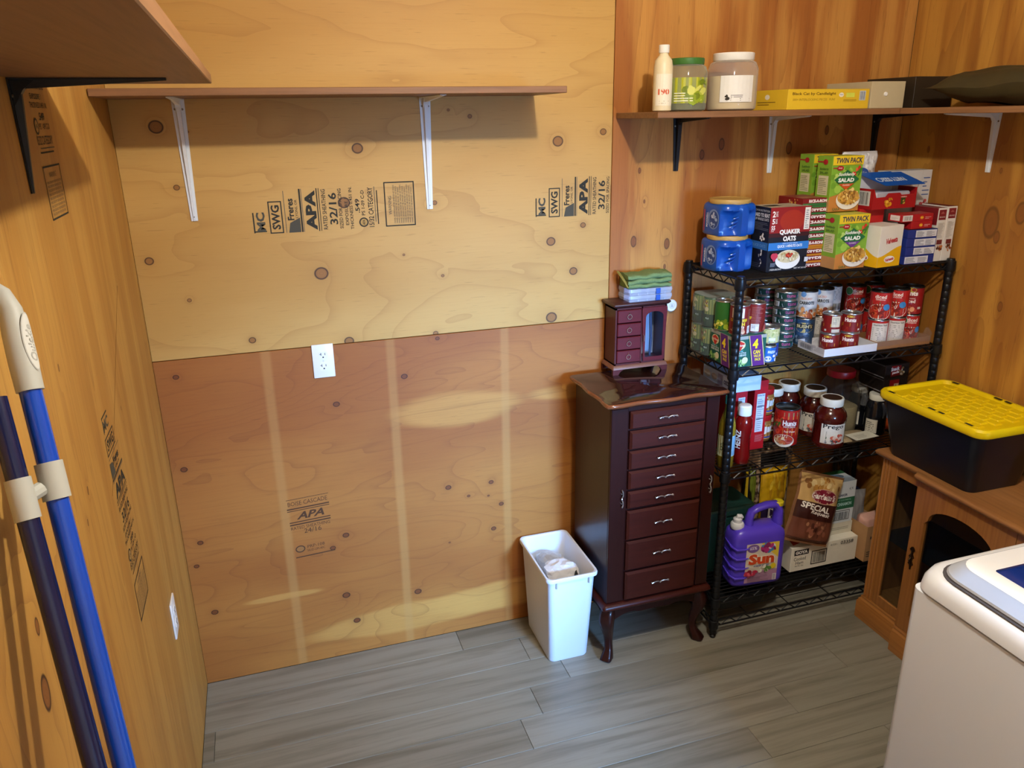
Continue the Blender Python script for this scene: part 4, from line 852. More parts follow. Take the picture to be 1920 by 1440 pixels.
# ---- red carton standing behind, open red party box on it
t, w_, d_, h, F, Lf, T = carton('plain red carton standing behind the cheese box', 2.392, 2.500, -.266, -.090, Z1, .192, '#b41c1a')
tb_ = thing('open_cracker_box', 'open red cracker box with a raised blue party size flap', 'box', (2.506, -.252, Z1+.1925), math.radians(2), 'packaged food on the wire rack'); a, b, hh = .098, .046, .070
RED = mat('#a3161c', .45, vary=.04); WHI = mat('#d5d3d8', .6); m = MB(); th = .0012
m.box(-a, a, -b, b, 0, th).box(-a, -a+th, -b, b, th, hh).box(a-th, a, -b, b, th, hh).box(-a, a, b-th, b, th, hh+.048)
m.prism([(-a, th), (a, th), (a, .070), (a-.012, .048), (.030, .046), (.022, .054), (-.030, .054), (-.042, .042), (-a+.016, .040), (-a+.004, .070), (-a, .070)], 'y', -b, -b+th).build('box_body', RED, tb_, False)
MB().box(-a+th, a-th, b-.004, b-th-.0005, th, hh+.046).build('inner_lining', WHI, tb_, False)
MB().box(-a+.02, a-.02, -b+.006, b-.02, .03, .058, .006).build('inner_bag', mat('#c9c8d4', .25, .3), tb_)
fl_ = MB().add([(-a, b, hh+.050), (a, b, hh+.050), (a+.022, -b-.012, hh+.012), (-a+.040, -b-.012, hh+.012)], [(0, 1, 2, 3)]); 
fl_.add([(-a, b, hh+.0488), (a, b, hh+.0488), (a+.022, -b-.012, hh+.0108), (-a+.040, -b-.012, hh+.0108)], [(3, 2, 1, 0)]).build('flap', mat('#1458b4', .4), tb_, False, fix=False)
D = Decal(); D.text('PARTY SIZE', .092, .046, .100, .030, '#dfe8f4', .04, 0, PI); D.ell(.028, .046, .013, .016, '#dfe8f4'); D.ell(.028, .046, .009, .011, '#1458b4')
D.build('flap_print', tb_, plane((-a+.022, -b-.012, hh+.0122), (1, 0, 0), (0, 2*b+.012, .038)))
D = Decal(); D.blobs(.075, .024, .018, .012, ['#d8951c', '#e8b53c', '#b8761a'], 12, .007, 3); D.text('crackers', .138, .040, .026, .005, '#f0e0d0', .01); D.rect(.126, .014, .146, .036, '#3c4a1e', 1); D.blobs(.136, .022, .008, .007, ['#d8b860', '#c8a040'], 6, .004, 2); D.build('front_print', tb_, plane((-a, -b, 0), (1, 0, 0), (0, 0, 1)))
Decal().rect(.02, .012, .080, .062, '#cfcac6', 1).bars(.026, .016, .074, .058, '#55524e', 9).build('side_print', tb_, plane((-a, b, 0), (0, -1, 0), (0, 0, 1)))
# ---- white carton behind it
t, w_, d_, h, F, Lf, T = carton('white carton with red script rising behind the open cracker box', 2.560, 2.756, -.205, -.140, Z1, .312, '#d2cfca', math.radians(3))
D = Decal(); D.rect(.150, 0, .1505, h, '#9a968e'); D.ell(.110, h-.050, .030, .022, '#a89c92'); D.ell(.110, h-.052, .024, .018, '#c4bab0'); D.rect(.010, h-.075, .10, h-.030, '#b9a498'); D.lines(.156, h-.090, .190, h-.015, 5, '#3a5a9a', 2, .22); D.blobs(.172, h-.120, .016, .016, ['#a82430', '#c05050', '#7a1a24'], 10, .009, 2); D.blobs(.170, h-.155, .014, .010, ['#3a7a8a', '#8a5a3a', '#c8b090'], 8, .007, 3); D.build('front_print', t, F)
# ---- bag of mini marshmallows on the red carton
def pillow(name, label, cat, loc, w, h, d, m, rx=0., rz=0., ry=0., seed=1, draw=None, nx=22, nz=24, wrinkle=.003, crimp=.10, group='packaged food on the wire rack', fillz=.45):
    """stuffed bag: w wide, h high, d deep, base at z=0; crimped ends"""
    t = thing(name, label, cat, loc, rz, group); R = random.Random(seed); ph = [R.uniform(0, 6) for _ in range(8)]
    def S(u, v, side):
        a = max(0, 1-abs(2*u-1)**2.6); e = min(1, v/crimp, (1-v)/crimp) if crimp else 1; e = max(0, e); e = e*e*(3-2*e)
        bulge = a**.55*e*(1-.35*abs(v-fillz)*1.4); wk = wrinkle*(math.sin(9*u+7*v+ph[0])+math.sin(17*v-11*u+ph[1])+.6*math.sin(31*u+5*v+ph[2]))*(.35+.65*e)
        x = (u-.5)*w*(1-.06*e*math.sin(v*PI)); y = side*d/2*bulge + wk*.6; z = v*h
        p = Matrix.Rotation(ry, 3, 'Y') @ (Matrix.Rotation(rx, 3, 'X') @ Vector((x, y, z))); return p
    zmin = min(S(i/nx, j/nz, s).z for i in range(nx+1) for j in range(nz+1) for s in (-1, 1))
    mb = MB()
    for s in (-1, 1):
        vs = []; 
        for j in range(nz+1):
            for i in range(nx+1):
                p = S(i/nx, j/nz, s); vs.append((p.x, p.y, p.z-zmin))
        q = lambda i, j: j*(nx+1)+i
        fs = [(q(i, j), q(i+1, j), q(i+1, j+1), q(i, j+1)) if s < 0 else (q(i, j), q(i, j+1), q(i+1, j+1), q(i+1, j)) for j in range(nz) for i in range(nx)]
        mb.add(vs, fs)
    mb.build('bag_body', m, t, True, 80, fix=False)
    if draw:
        D = Decal(); draw(D)
        def mp(u, v, e):
            p = S(u, v, -1); q1 = S(u+.01, v, -1)-p; q2 = S(u, v+.01, -1)-p; nn = q1.cross(q2).normalized(); p = p+nn*(e+.0006); return (p.x, p.y, p.z-zmin)
        D.build('bag_print', t, mp, .3, .00010, .06)
    return t
def D_marsh(D):
    D.rect(.12, .16, .88, .66, '#e6dde0', 16); D.blobs(.5, .80, .40, .12, ['#f4f1ee', '#e0dcd8'], 46, .045, 2); D.ell(.42, .62, .16, .09, '#2c4a8e'); D.text('Great Value', .42, .62, .24, .05, '#dfe6f4', .0); D.text('2 BAG', .74, .52, .18, .05, '#5a3a44', .02); D.text('Mini Mallows', .52, .43, .60, .07, '#c8405a', .02, .2)
    D.poly([(.30, .20), (.56, .22), (.58, .36), (.32, .34)], '#b83228'); D.poly([(.36, .19), (.54, .20), (.54, .26), (.36, .25)], '#2c2a3a'); D.text('NET', .44, .29, .14, .06, '#f0e6e0', .03)
pillow('marshmallow_bag', 'bag of white mini marshmallows on the red carton', 'bag', (2.470, -.142, Z1+.1925), .152, .190, .075, mat('#e2dcda', .3, vary=.06, scale=90.), draw=D_marsh, crimp=.06, fillz=.4, seed=4)
# ================================================================= second shelf: tins
# ---- carton sleeve of four green bean tins
t = thing('four_can_pack', 'green sleeve of four bean cans with a purple value stripe', 'can pack', (1.929, -.2755, Z2+.0002), 0, 'tins on the second rack shelf')
GBN = mat('#123c30', .45, vary=.06); a = .0675
MB().box(-a, a, -a, a, .0, .112, .004, 2).build('sleeve', mat('#1c5244', .5, vary=.05), t)
def D_pack(D, w, h):
    D.rect(.0, 0, w, h, '#17594a'); D.rect(0, h-.012, w, h, '#9aa09c'); D.ell(.030, h-.032, .023, .017, '#d9cfa0'); D.poly([(.010, h-.026), (.030, h-.016), (.050, h-.026), (.030, h-.056)], '#c0281c'); D.text('Del Monte', .030, h-.032, .034, .008, '#f2ead8', .02)
    D.text('fresh cut', .030, .058, .03, .006, '#8fd8e8', .01, .2); D.text('FRENCH STYLE', .032, .050, .05, .006, '#e8f0ea', .01); D.text('GREEN BEANS', .032, .042, .052, .007, '#e8f0ea', .01); D.blobs(.030, .016, .030, .012, ['#7fae5a', '#4f8a3c', '#a8cc84'], 24, .007, 4); D.ell(.052, .024, .012, .012, '#d6d0a8')
    D.poly([(.062, h), (.114, h), (w, 0), (.082, 0)], '#d8c490'); D.poly([(.065, h), (.111, h), (w-.003, 0), (.085, 0)], '#5c2474'); D.text('4', .090, h-.030, .022, .034, '#f2d81c', .05); D.text('CAN', .097, h-.060, .028, .014, '#f2d81c', .04); D.text('VALUE', .100, h-.074, .028, .010, '#f2d81c', .03); D.text('PACK', .104, h-.087, .024, .010, '#f2d81c', .03)
D = Decal(); D_pack(D, 2*a, .110); D.build('front_print', t, plane((-a, -a, .001), (1, 0, 0), (0, 0, 1))); D = Decal(); D_pack(D, 2*a, .110); D.build('side_print', t, plane((-a, a, .001), (0, -1, 0), (0, 0, 1)))
# ---- two shrink-wrapped vegetable tin packs behind
for k in range(2):
    t = thing('wrapped_can_pack', ('lower shrink-wrapped pack of green vegetable cans at the rack end', 'upper shrink-wrapped pack of green vegetable cans at the rack end')[k], 'can pack', (1.926, -.1255, Z2+.0002+k*.1082), 0, 'tins on the second rack shelf'); a = .0350
    for i, sx in enumerate((-1, 1)):
        for j, sy in enumerate((-1, 1)):
            R = .0335; o = MB().lathe([(R-.001, .001), (R, .003), (R, .102), (R-.002, .105), (R-.006, .103), (.001, .103)], 20, (sx*a, sy*a, 0)).build('can', mat('#245c3c', .4), t)
            if sx < 0:
                D = Decal(); D.rect(-.040, .046, .040, .100, '#8a9a5a'); D.blobs(-.012, .078, .026, .022, ['#c8b83c', '#9aa83c', '#d8d0a0', '#7a4a24'], 18, .008, 3+k+j); D.rect(-.040, .002, .040, .046, '#12443c'); D.text('4ct', .012, .032, .014, .008, '#bfe0dc', .02); D.blobs(-.015, .03, .018, .022, ['#6fae7c', '#a8cc9c'] if k == 0 else ['#2c5a30', '#12443c'], 10, .008, k); D.build('label_print', o, cyl(R, 0, PI*1.03, (sx*a, sy*a)), .4, .00006)
    MB().loft([rrect(0, 0, .1405, .1405, .034, .0005, 6), rrect(0, 0, .1405, .1405, .034, .100, 6), rrect(0, 0, .132, .132, .03, .1072, 6)], False, True).build('shrink_wrap', film('#eef3f8', .045, .12), t, True, 50)
# ---- tins standing on the green sleeve
def D_bean(D, R, H):
    D.rect(-.06, .036, .06, H-.006, '#2c6a2c'); D.rect(-.06, .005, .06, .036, '#5c7a1c'); D.blobs(0, .022, .055, .014, ['#c8c43c', '#9aae2c', '#e0da6c', '#6d8a1c'], 40, .008, 5); D.ell(.026, .050, .012, .014, '#d8d8a8'); D.ell(.026, .050, .009, .011, '#2c6a2c'); D.text('G', .026, .050, .008, .010, '#e8e8d0', .03)
def D_hash(D, R, H, sh=0.):
    D.rect(-.10, .005, .10, H-.005, '#7a1e1c'); D.rect(-.034+sh, .062, .010+sh, .096, '#e0d4d4'); D.poly([(-.034+sh, .062), (.010+sh, .066), (.010+sh, .080), (-.034+sh, .076)], '#b8283a'); D.text('Hormel', -.012+sh, .086, .030, .010, '#c05a78', .02)
    D.text('CORNED BEEF', -.008+sh, .054, .060, .010, '#f0d428', .03); D.text('HASH', -.006+sh, .041, .040, .013, '#f0d428', .04); D.blobs(-.012+sh, .022, .026, .014, ['#c08a6c', '#a85a44', '#d8b08c', '#e8ddc8'], 26, .007, 4); D.lines(.022+sh, .036, .060+sh, .096, 12, '#b06a60', 3, .3); D.rect(.022+sh, .008, .048+sh, .034, '#dad4d2'); D.lines(.025+sh, .012, .045+sh, .031, 5, '#6a6664', 2, .4)
    D.poly([(.062+sh, .010), (.085+sh, .008), (.085+sh, .034), (.066+sh, .026)], '#b8544a')
zz = Z2+.1124
can('green can of cut beans on the value sleeve', 1.890, -.238, zz, .0330, .106, '#2c6a2c', D_bean, -PI*.62)
can('maroon corned beef hash can behind the rack post', 1.904, -.309, zz, .0335, .106, '#7a1e1c', D_hash, -PI*.62)
can('maroon corned beef hash can with barcode, front right on the value sleeve', 1.9735, -.299, zz, .0345, .106, '#7a1e1c', lambda D, R, H: D_hash(D, R, H, -.045), -PI/2-.25)
can('maroon corned beef hash can at the back of the value sleeve', 1.9610, -.228, zz, .0330, .106, '#7a1e1c', D_hash, -PI*.58)
# ---- blue and silver chicken tins
def D_blue(D, R, H): D.rect(-.08, .005, .08, H-.005, '#1c62b4'); D.text('FRESH', .0, .040, .030, .010, '#e8eef6', .03); D.ell(-.012, .016, .012, .010, '#d8d0c0'); D.blobs(.016, .018, .012, .010, ['#d8a0a8', '#f0e4e0'], 8, .006, 2); D.rect(.020, .020, .040, .045, '#3c3c8a')
def D_silv(D, R, H): D.rect(-.08, .005, .08, .026, '#2c8cc8'); D.rect(-.08, .026, .08, H-.005, '#c8c88c'); D.blobs(0, .040, .05, .010, ['#a8b060', '#e0dca0'], 30, .004, 3); D.rect(-.022, .012, .0, .022, '#e6eef4')
can('bright blue chicken can in front beside the value sleeve', 2.0285, -.306, Z2, .0330, .060, '#1c62b4', D_blue); can('blue and white chicken can behind the bright blue one', 2.0760, -.254, Z2, .0330, .060, '#2c5aa8', D_blue, -PI/2-.5)
can('silver topped can with yellow and blue label on the blue cans', 2.0540, -.278, Z2+.0604, .0360, .058, '#c8c88c', D_silv)
# ---- small dark green tins in stacks
def D_tuna(D, R, H, s=0): D.rect(-.1, .004, .1, H-.004, '#16382e'); D.poly([(-.004, .005), (.020, .0045), (.064, .005), (.070, .014), (.064, H-.0045), (.020, H-.004), (.004, H-.0045), (-.008, .016)], '#e2dfe6'); D.text('tuna', .030, .016, .036, .012, '#b04a78', .02); D.poly([(.050, .005), (.070, .005), (.066, .016), (.056, .014)], '#3c9ad0'); D.rect(-.050, .006, -.018, H-.006, '#d6d8dc'); D.bars(-.046, .008, -.022, H-.008, '#5a5c60', 8)
ordn = ('lowest', 'second from the bottom', 'third from the bottom', 'middle', 'third from the top', 'second from the top', 'topmost')
for k in range(7): can('flat dark green can, %s in the front stack of seven' % ordn[k], 2.196+.0012*((k*3) % 4), -.163, Z2+k*.0305, .0420, .0300, '#16382e', D_tuna, -PI/2-.90+.06*(k % 3), group='front stack of flat green cans')
for k in range(7): can('flat dark green can, %s in the back stack of seven' % ordn[k], 2.176-.001*(k % 3), -.074, Z2+k*.0305, .0420, .0300, '#16382e', D_tuna, -PI/2-1.0, group='back stack of flat green cans')
# ---- trays
def tray(label, x0, x1, yf, yb, z, h, col, name='cardboard_tray'):
    t = thing(name, label, 'tray', ((x0+x1)/2, (yf+yb)/2, z+.0002), 0, 'cardboard trays'); w_, d_ = (x1-x0)/2, (yb-yf)/2; th = .0015; m = mat(col, .6, vary=.05)
    MB().box(-w_, w_, -d_, d_, 0, th).build('tray_base', m, t, False); MB().box(-w_, w_, -d_, -d_+th, th, h).build('tray_front', m, t, False); MB().box(-w_, w_, d_-th, d_, th, h).build('tray_back', m, t, False); MB().box(-w_, -w_+th, -d_+th, d_-th, th, h).build('tray_side', m, t, False); MB().box(w_-th, w_, -d_+th, d_-th, th, h).build('tray_side', m, t, False)
    return t, w_, d_, h
t, w_, d_, h = tray('white cardboard tray holding tomato sauce cans', 2.243, 2.474, -.348, -.200, Z2, .029, '#dcdde2')
Decal().rect(.012, .004, .085, .026, '#c6c8d0').bars(.016, .007, .080, .023, '#74777e', 16).build('side_print', t, plane((-w_, d_, 0), (0, -1, 0), (0, 0, 1)))
t2, w2, d2, h2 = tray('brown cardboard tray with torn clear wrap holding diced tomato cans', 2.477, 2.726, -.340, -.206, Z2, .030, '#9a6a40')
pts = []; R = random.Random(4); nX, nZ = 26, 6
vs = [(-w2-.001+(2*w2+.002)*i/nX, -d2-.0015-.003*math.sin(i*1.3+j)*(j/nZ), .012+.055*j/nZ*(.55+.45*math.sin(i*.55+1.2)**2)) for j in range(nZ+1) for i in range(nX+1)]
MB().add(vs, [(j*(nX+1)+i, j*(nX+1)+i+1, (j+1)*(nX+1)+i+1, (j+1)*(nX+1)+i) for j in range(nZ) for i in range(nX)]).build('torn_wrap', film('#f2f2f4', .03, .08), t2, True, 80, fix=False)
vs = [(-w_-.0015-.002*math.sin(i+j), -d_+2*d_*i/10, .010+.05*j/5*(.5+.5*math.sin(i*.6)**2)) for j in range(6) for i in range(11)]
MB().add(vs, [(j*11+i, j*11+i+1, (j+1)*11+i+1, (j+1)*11+i) for j in range(5) for i in range(10)]).build('torn_wrap', film('#f2f2f4', .03, .08), t, True, 80, fix=False)
# ---- tomato sauce tins, two by two
def D_sauce(D, R, H, s=0): 
    D.rect(-.11, .004, .11, H-.004, '#7e1614'); D.rect(-.11, H*.36, .11, H*.52, '#e0b02c'); D.text('Hunts', s, H*.68, .040, .015, '#f0e4dc', .05); D.ell(s, H*.86, .014, .004, '#c8a83c'); D.text('Tomato Sauce', s, H*.44, .044, .007, '#7a2a14', .01); D.poly([(s-.020, .006), (s+.026, .006), (s+.014, .018), (s-.008, .022)], '#c04a34'); D.rect(s+.030, .010, s+.038, .017, '#c8c4bc')
def D_sauceb(D, R, H): D_sauce(D, R, H, -.052); D.rect(.004, .006, .036, .018, '#cfcabc'); D.rect(.002, H*.36, .034, H-.006, '#d8d0b8'); D.lines(.005, H*.4, .030, H-.010, 7, '#8a8478', 2, .35)
zt = Z2+.0018
can('tomato sauce can, bottom left of four in the white tray', 2.3080, -.290, zt, .0345, .0715, '#7e1614', D_sauce, -PI/2-.92, group='tomato sauce cans'); can('tomato sauce can, bottom right of four in the white tray', 2.3810, -.303, zt, .0355, .0715, '#7e1614', D_sauce, -PI/2-.74, group='tomato sauce cans')
can('tomato sauce can showing its facts panel, top left of four', 2.3090, -.289, zt+.072, .0345, .0715, '#7e1614', D_sauceb, -PI/2-.75, group='tomato sauce cans'); can('tomato sauce can, top right of four in the white tray', 2.3820, -.302, zt+.072, .0360, .0715, '#7e1614', D_sauce, -PI/2-.74, group='tomato sauce cans')
# ---- taller tins behind: carrots on beans
def D_carrot(D, R, H): D.rect(-.10, .005, .10, H-.006, '#dedad2'); D.poly([(-.05, .006), (.05, .006), (.046, .034), (.0, .046), (-.046, .022)], '#c0662a'); D.blobs(.0, .022, .040, .014, ['#d8803c', '#a8501c', '#e8a060'], 14, .010, 2); D.text('SLICED', -.004, .076, .038, .008, '#e09a80', .02); D.text('CARROTS', -.002, .060, .054, .012, '#20201e', .03); D.ell(-.016, .092, .010, .010, '#6f9ac8')
def D_bush(D, R, H): D.rect(-.10, .005, .10, H-.005, '#2c4a6e'); D.ell(0, .070, .034, .020, '#b8a86c'); D.rect(-.034, .066, .034, .084, '#161a20'); D.text("BUSH'S", 0, .075, .060, .014, '#d0c090', .04); D.blobs(0, .03, .03, .02, ['#4a6a8e', '#1c3450', '#7a8ea8'], 16, .008, 3)
def D_facts(D, R, H): D.rect(-.10, .005, .10, H-.005, '#d6d2cc'); D.lines(-.030, .050, .030, .098, 9, '#77736c', 3, .35); D.bars(-.020, .010, .024, .036, '#3a3a38', 12)
H1 = .104
can('blue beans can under the left carrot can', 2.2890, -.168, Z2, .0375, H1, '#2c4a6e', D_bush, -PI/2-.65); can('white labelled can with barcode under the right carrot can', 2.3670, -.160, Z2, .0375, H1, '#d6d2cc', D_facts, -PI/2-.65)
can('left can of sliced carrots with white label', 2.2900, -.166, Z2+H1+.0004, .0375, H1, '#dedad2', D_carrot, -PI/2-.60, lidm=DTIN); can('right can of sliced carrots with white label', 2.3680, -.158, Z2+H1+.0004, .0380, H1, '#dedad2', D_carrot, -PI/2-.74, lidm=DTIN)
can('plain white labelled can right of the carrot cans', 2.4370, -.120, Z2+H1+.0004, .0370, H1, '#d6d2cc', D_facts, -PI/2, lidm=DTIN); can('white labelled can low behind the sauce cans', 2.4370, -.120, Z2, .0370, H1, '#d6d2cc', D_facts)
# ---- diced tomato tins, two layers
def D_diced(D, R, H, s=0):
    D.rect(-.12, .005, .12, H-.005, '#d6d0c6'); D.rect(-.12, H*.52, .12, H-.005, '#b4201e'); D.rect(-.12, H*.52, .12, H*.64, '#3d7a44'); D.text('diced', s, H*.82, .040, .014, '#f0e0d8', .03); D.text('tomatoes', s, H*.72, .034, .006, '#f0e0d8', .01); D.ell(s, H*.28, .044, .030, '#e8e2d6', 28); D.ell(s, H*.31, .042, .028, '#9c2a18', 26); D.blobs(s, H*.31, .038, .024, ['#b83a20', '#7c1c10', '#d05a34'], 26, .008, 6); D.ell(s+.024, H*.46, .012, .012, '#3c8ad0')
def D_logo(D, R, H): D_diced(D, R, H, .01); D.ell(-.022, H*.80, .016, .016, '#d8e0d0'); D.ell(-.022, H*.80, .014, .014, '#3d7a44')
def D_dfacts(D, R, H): D.rect(-.12, .005, .12, H-.005, '#b4201e'); D.rect(-.12, H*.42, .12, H*.55, '#3d7a44'); D.rect(-.12, .005, .12, H*.40, '#d8d2c8'); D.rect(-.022, .005, .040, H-.012, '#dcd8d0'); D.text('Nutrition Facts', .009, H*.82, .05, .007, '#2a2a28', .02); D.lines(-.018, .012, .034, H*.76, 10, '#8a867e', 3, .3)
def D_hd(D, R, H): D.rect(-.12, .005, .12, H-.005, '#93181a'); D.poly([(-.12, H*.36), (.12, H*.28), (.12, H*.62), (-.12, H*.70)], '#24121c'); D.ell(0, H*.90, .020, .010, '#b8a43c'); D.text('Hunts', -.002, H*.78, .056, .018, '#f2ece6', .05); D.text('Fire Roasted', .0, H*.60, .036, .006, '#e8d8d0', .01); D.text('Diced', .0, H*.50, .040, .014, '#f2ece6', .03); D.text('TOMATOES', 0, H*.41, .02, .004, '#a870c0', 0); D.blobs(-.004, H*.2, .030, .016, ['#d06a44', '#b83a24', '#e09a70'], 18, .008, 4); D.rect(.030, H*.22, .042, H*.30, '#cfc8bc')
zt = Z2+.0018; Hd = .104
lay = [(2.5210, -.288, D_dfacts, 'front left'), (2.6060, -.280, D_dfacts, 'front middle'), (2.6830, -.268, D_logo, 'front right')]
for x, y, f, nm in lay: can('diced tomato can, %s of the lower layer in the brown tray' % nm, x, y, zt, .0375, Hd, '#b4201e', f, -PI/2-.70, group='diced tomato cans')
for (x, y, f, nm), al in zip([(2.5210, -.287, D_diced, 'red diced tomato can with blue dot, front left of the upper layer'), (2.6060, -.279, D_diced, 'red diced tomato can with blue dot, next to the fire roasted one'), (2.6840, -.267, D_hd, 'dark red fire roasted diced tomato can at the right end of the tray')], (-.80, -.90, -.98)):
    can(nm, x, y, zt+Hd+.0004, .0385, Hd+.002, '#93181a' if f is D_hd else '#b4201e', f, -PI/2+al, group='diced tomato cans', lidm=DTIN)
for k, (x, y) in enumerate(((2.5160, -.160), (2.6000, -.160))):
    can(('diced tomato can with green logo in the back row, left', 'diced tomato can with green logo in the back row, right')[k], x, y, Z2+Hd+.0004, .0370, Hd, '#b4201e', D_logo, -PI/2-.80, group='diced tomato cans', lidm=DTIN); can(('lower diced tomato can in the back row, left', 'lower diced tomato can in the back row, right')[k], x, y, Z2, .0375, Hd, '#b4201e', D_diced, -PI/2-.3, group='diced tomato cans')
# ================================================================= third shelf
# ---- oil bottle
OILM = mat('#8a7420', .12, vary=.08, scale=20., coat=.4)
t = jar('bottle of golden cooking oil with a pale blue label behind the rack post', 1.894, -.304, Z3, [(.026, 0), (.030, .004), (.0305, .06), (.0305, .150), (.028, .172), (.020, .200), (.0135, .222), (.0125, .245)], OILM, 'bottle', 'oil_bottle')
MB().lathe([(.0145, .244), (.0150, .248), (.0150, .270), (.013, .273), (.0005, .273)], 20).build('cap', mat('#3c9a86', .4), t)
D = Decal(); D.rect(-.05, .048, .05, .128, '#d6dbb4'); D.rect(-.004, .050, .05, .126, '#7fb4d8'); D.text('OIL', -.026, .088, .034, .012, '#2c3c24', .02, 0, PI/2); D.lines(-.016, .06, -.006, .12, 8, '#4c6a4c'); D.build('label_print', t, cyl(.0307, 0, -PI/2-.25), .3)
# ---- ketchup
t = jar('red ketchup bottle with white cap', 1.968, -.296, Z3, [(.026, 0), (.030, .004), (.031, .03), (.027, .062), (.0255, .09), (.029, .120), (.0325, .150), (.029, .172), (.022, .186), (.0205, .190)], mat('#6e0a0c', .12, vary=.05, coat=.5), 'bottle', 'ketchup_bottle')
MB().lathe([(.0235, .189), (.0245, .192), (.0238, .222), (.020, .227), (.010, .2285), (.0005, .2285)], 24).build('cap', mat('#e4e6e8', .35), t)
D = Decal(); D.text('HEINZ', -.026, .10, .070, .020, '#e4dcd8', .03, 0, PI/2); D.build('label_print', t, lambda u, v, e, f=cyl(.0300, 0, -PI/2-.30): f(u, v, e+.0016), .3)
# ---- red boxes with facts panels
for k, (x0, x1, yf, h_) in enumerate(((1.958, 2.008, -.245, .286), (2.058, 2.118, -.215, .278))):
    t, w_, d_, h, F, Lf, T = carton(('red cracker box behind the ketchup bottle', 'tall red cracker box with white facts panel beside the ketchup')[k], x0, x1, yf, yf+.175, Z3, h_, '#b8101e', math.radians(2), topc='#a01222')
    D = Decal(); D.rect(w_*.22, .072, w_*.80, h-.052, '#d4dcea'); D.text('Nutrition Facts', w_*.5, h-.058, w_*.5, .006, '#22242a', .01); D.lines(w_*.26, .080, w_*.76, h-.066, 16, '#8a94a8', 2+k, .3); D.rect(w_*.24, .175, w_*.78, .1775, '#30343c', 1); D.rect(w_*.24, .125, w_*.78, .1275, '#30343c', 1); D.lines(w_*.25, .034, w_*.85, .064, 6, '#e88a94', 5, .35, .6); D.build('front_print', t, F)
# ---- two peanut butter jars stacked
PBM = mat('#9c6a34', .25, vary=.05, coat=.3)
for k in range(2):
    t = jar(('lower peanut butter jar with red lid and blue label', 'upper peanut butter jar with red lid and green label')[k], 2.166, -.134, Z3+k*.1092, [(.028, 0), (.034, .005), (.036, .03), (.036, .070), (.034, .084), (.030, .088)], PBM)
    MB().lathe([(.0335, .087), (.0345, .090), (.0345, .107), (.033, .109), (.0005, .109)], 26).build('lid', mat('#b01a1e', .4), t)
    D = Decal(); D.rect(-.07, .014, .07, .074, '#c89454'); D.rect(-.07, .018, .07, .024, '#2c4a9c'); D.poly([(-.02, .030), (.034, .030), (.034, .072), (-.02, .072)], '#2c4a9c' if k == 0 else '#3c7a3c'); D.text('Jif', .008, .050, .046, .032, '#f0f0f0', .05); D.ell(.034, .040, .011, .011, '#e0c83c'); D.build('label_print', t, cyl(.0362, 0, -PI/2-.1), .3)
# ---- pasta sauce jars
SAU = mat('#48110b', .12, vary=.12, scale=25., coat=.4); CRM = mat('#e3dfd0', .4); CAPD = mat('#3a2416', .5)
def prego(label, x, y, al, k=1.):
    t = jar(label, x, y, Z3, [(r*k, z) for r, z in [(.050, 0), (.060, .003), (.062, .010), (.062, .018), (.0595, .022), (.0595, .100), (.062, .104), (.062, .122), (.058, .136), (.046, .152), (.040, .158), (.0395, .166)]], SAU, n=36, group='pasta sauce jars')
    MB().lathe([(.0420, .164), (.0430, .167), (.0430, .190), (.0415, .1935), (.037, .1938), (.036, .1925), (.0005, .1922)], 32).build('lid', CRM, t, True, 40); MB().lathe([(.0352, .1926), (.0352, .1931), (.0005, .1932)], 28).build('lid_print', CAPD, t)
    D = Decal(); D.rect(-.050, .022, .050, .108, '#e6e2d6'); D.text('Prego', -.004, .090, .080, .022, '#1a1c1e', .02); D.poly([(-.030, .050), (.050, .056), (.050, .074), (-.030, .072)], '#2c5c3c'); D.text('Fresh Mushroom', .004, .064, .052, .006, '#eef0e6', .01); D.poly([(-.030, .050), (.0, .054), (-.030, .040)], '#2c5c3c'); D.blobs(.016, .046, .026, .012, ['#b83c2c', '#e2c8b8', '#d06a54'], 14, .009, 3); D.blobs(-.010, .032, .030, .006, ['#4a4c50', '#dedede', '#8a8c90'], 12, .004, 5); D.build('label_print', t, cyl(.0598*k, 0, al), .35)
prego('pasta sauce jar with white lid at the front of the third shelf', 2.378, -.262, -PI/2-.32, .98); prego('pasta sauce jar just behind the front sauce jar', 2.392, -.146, -PI/2-.72, .88)
prego('pasta sauce jar at the back, behind the other sauce jars', 2.338, -.056, -PI/2-.6, .76); prego('pasta sauce jar behind the red labelled can', 2.240, -.080, -PI/2-.72, .80)
# ---- canned pasta sauce
def D_hps(D, R, H): D.rect(-.14, .006, .14, H-.006, '#a81c14'); D.rect(-.004, H*.30, .14, H-.012, '#c87a34'); D.rect(-.004, H*.82, .14, H*.92, '#8a8058'); D.blobs(-.030, H*.62, .028, .040, ['#c02a18', '#8c1410', '#3d6a2a', '#d84a30'], 24, .013, 3); D.rect(-.012, H*.52, .050, H*.74, '#8c1216'); D.text('Hunts', .020, H*.64, .052, .022, '#f0ece8', .04); D.text('PASTA SAUCE', .020, H*.54, .044, .006, '#f0ece8', .01); D.text('Four Cheese', .022, H*.42, .040, .008, '#fff0d8', .01); D.ell(.002, H*.16, .040, .026, '#e8e4da', 26); D.ell(.002, H*.19, .036, .020, '#a8442a', 24); D.blobs(.002, H*.19, .030, .016, ['#d8b48c', '#e8d0a8', '#b83a24', '#c86a44'], 20, .008, 7)
can('large red pasta sauce can among the sauce jars', 2.232, -.196, Z3, .0465, .152, '#a81c14', D_hps, -PI/2-.82, group='packaged food on the wire rack', lidm=DTIN)
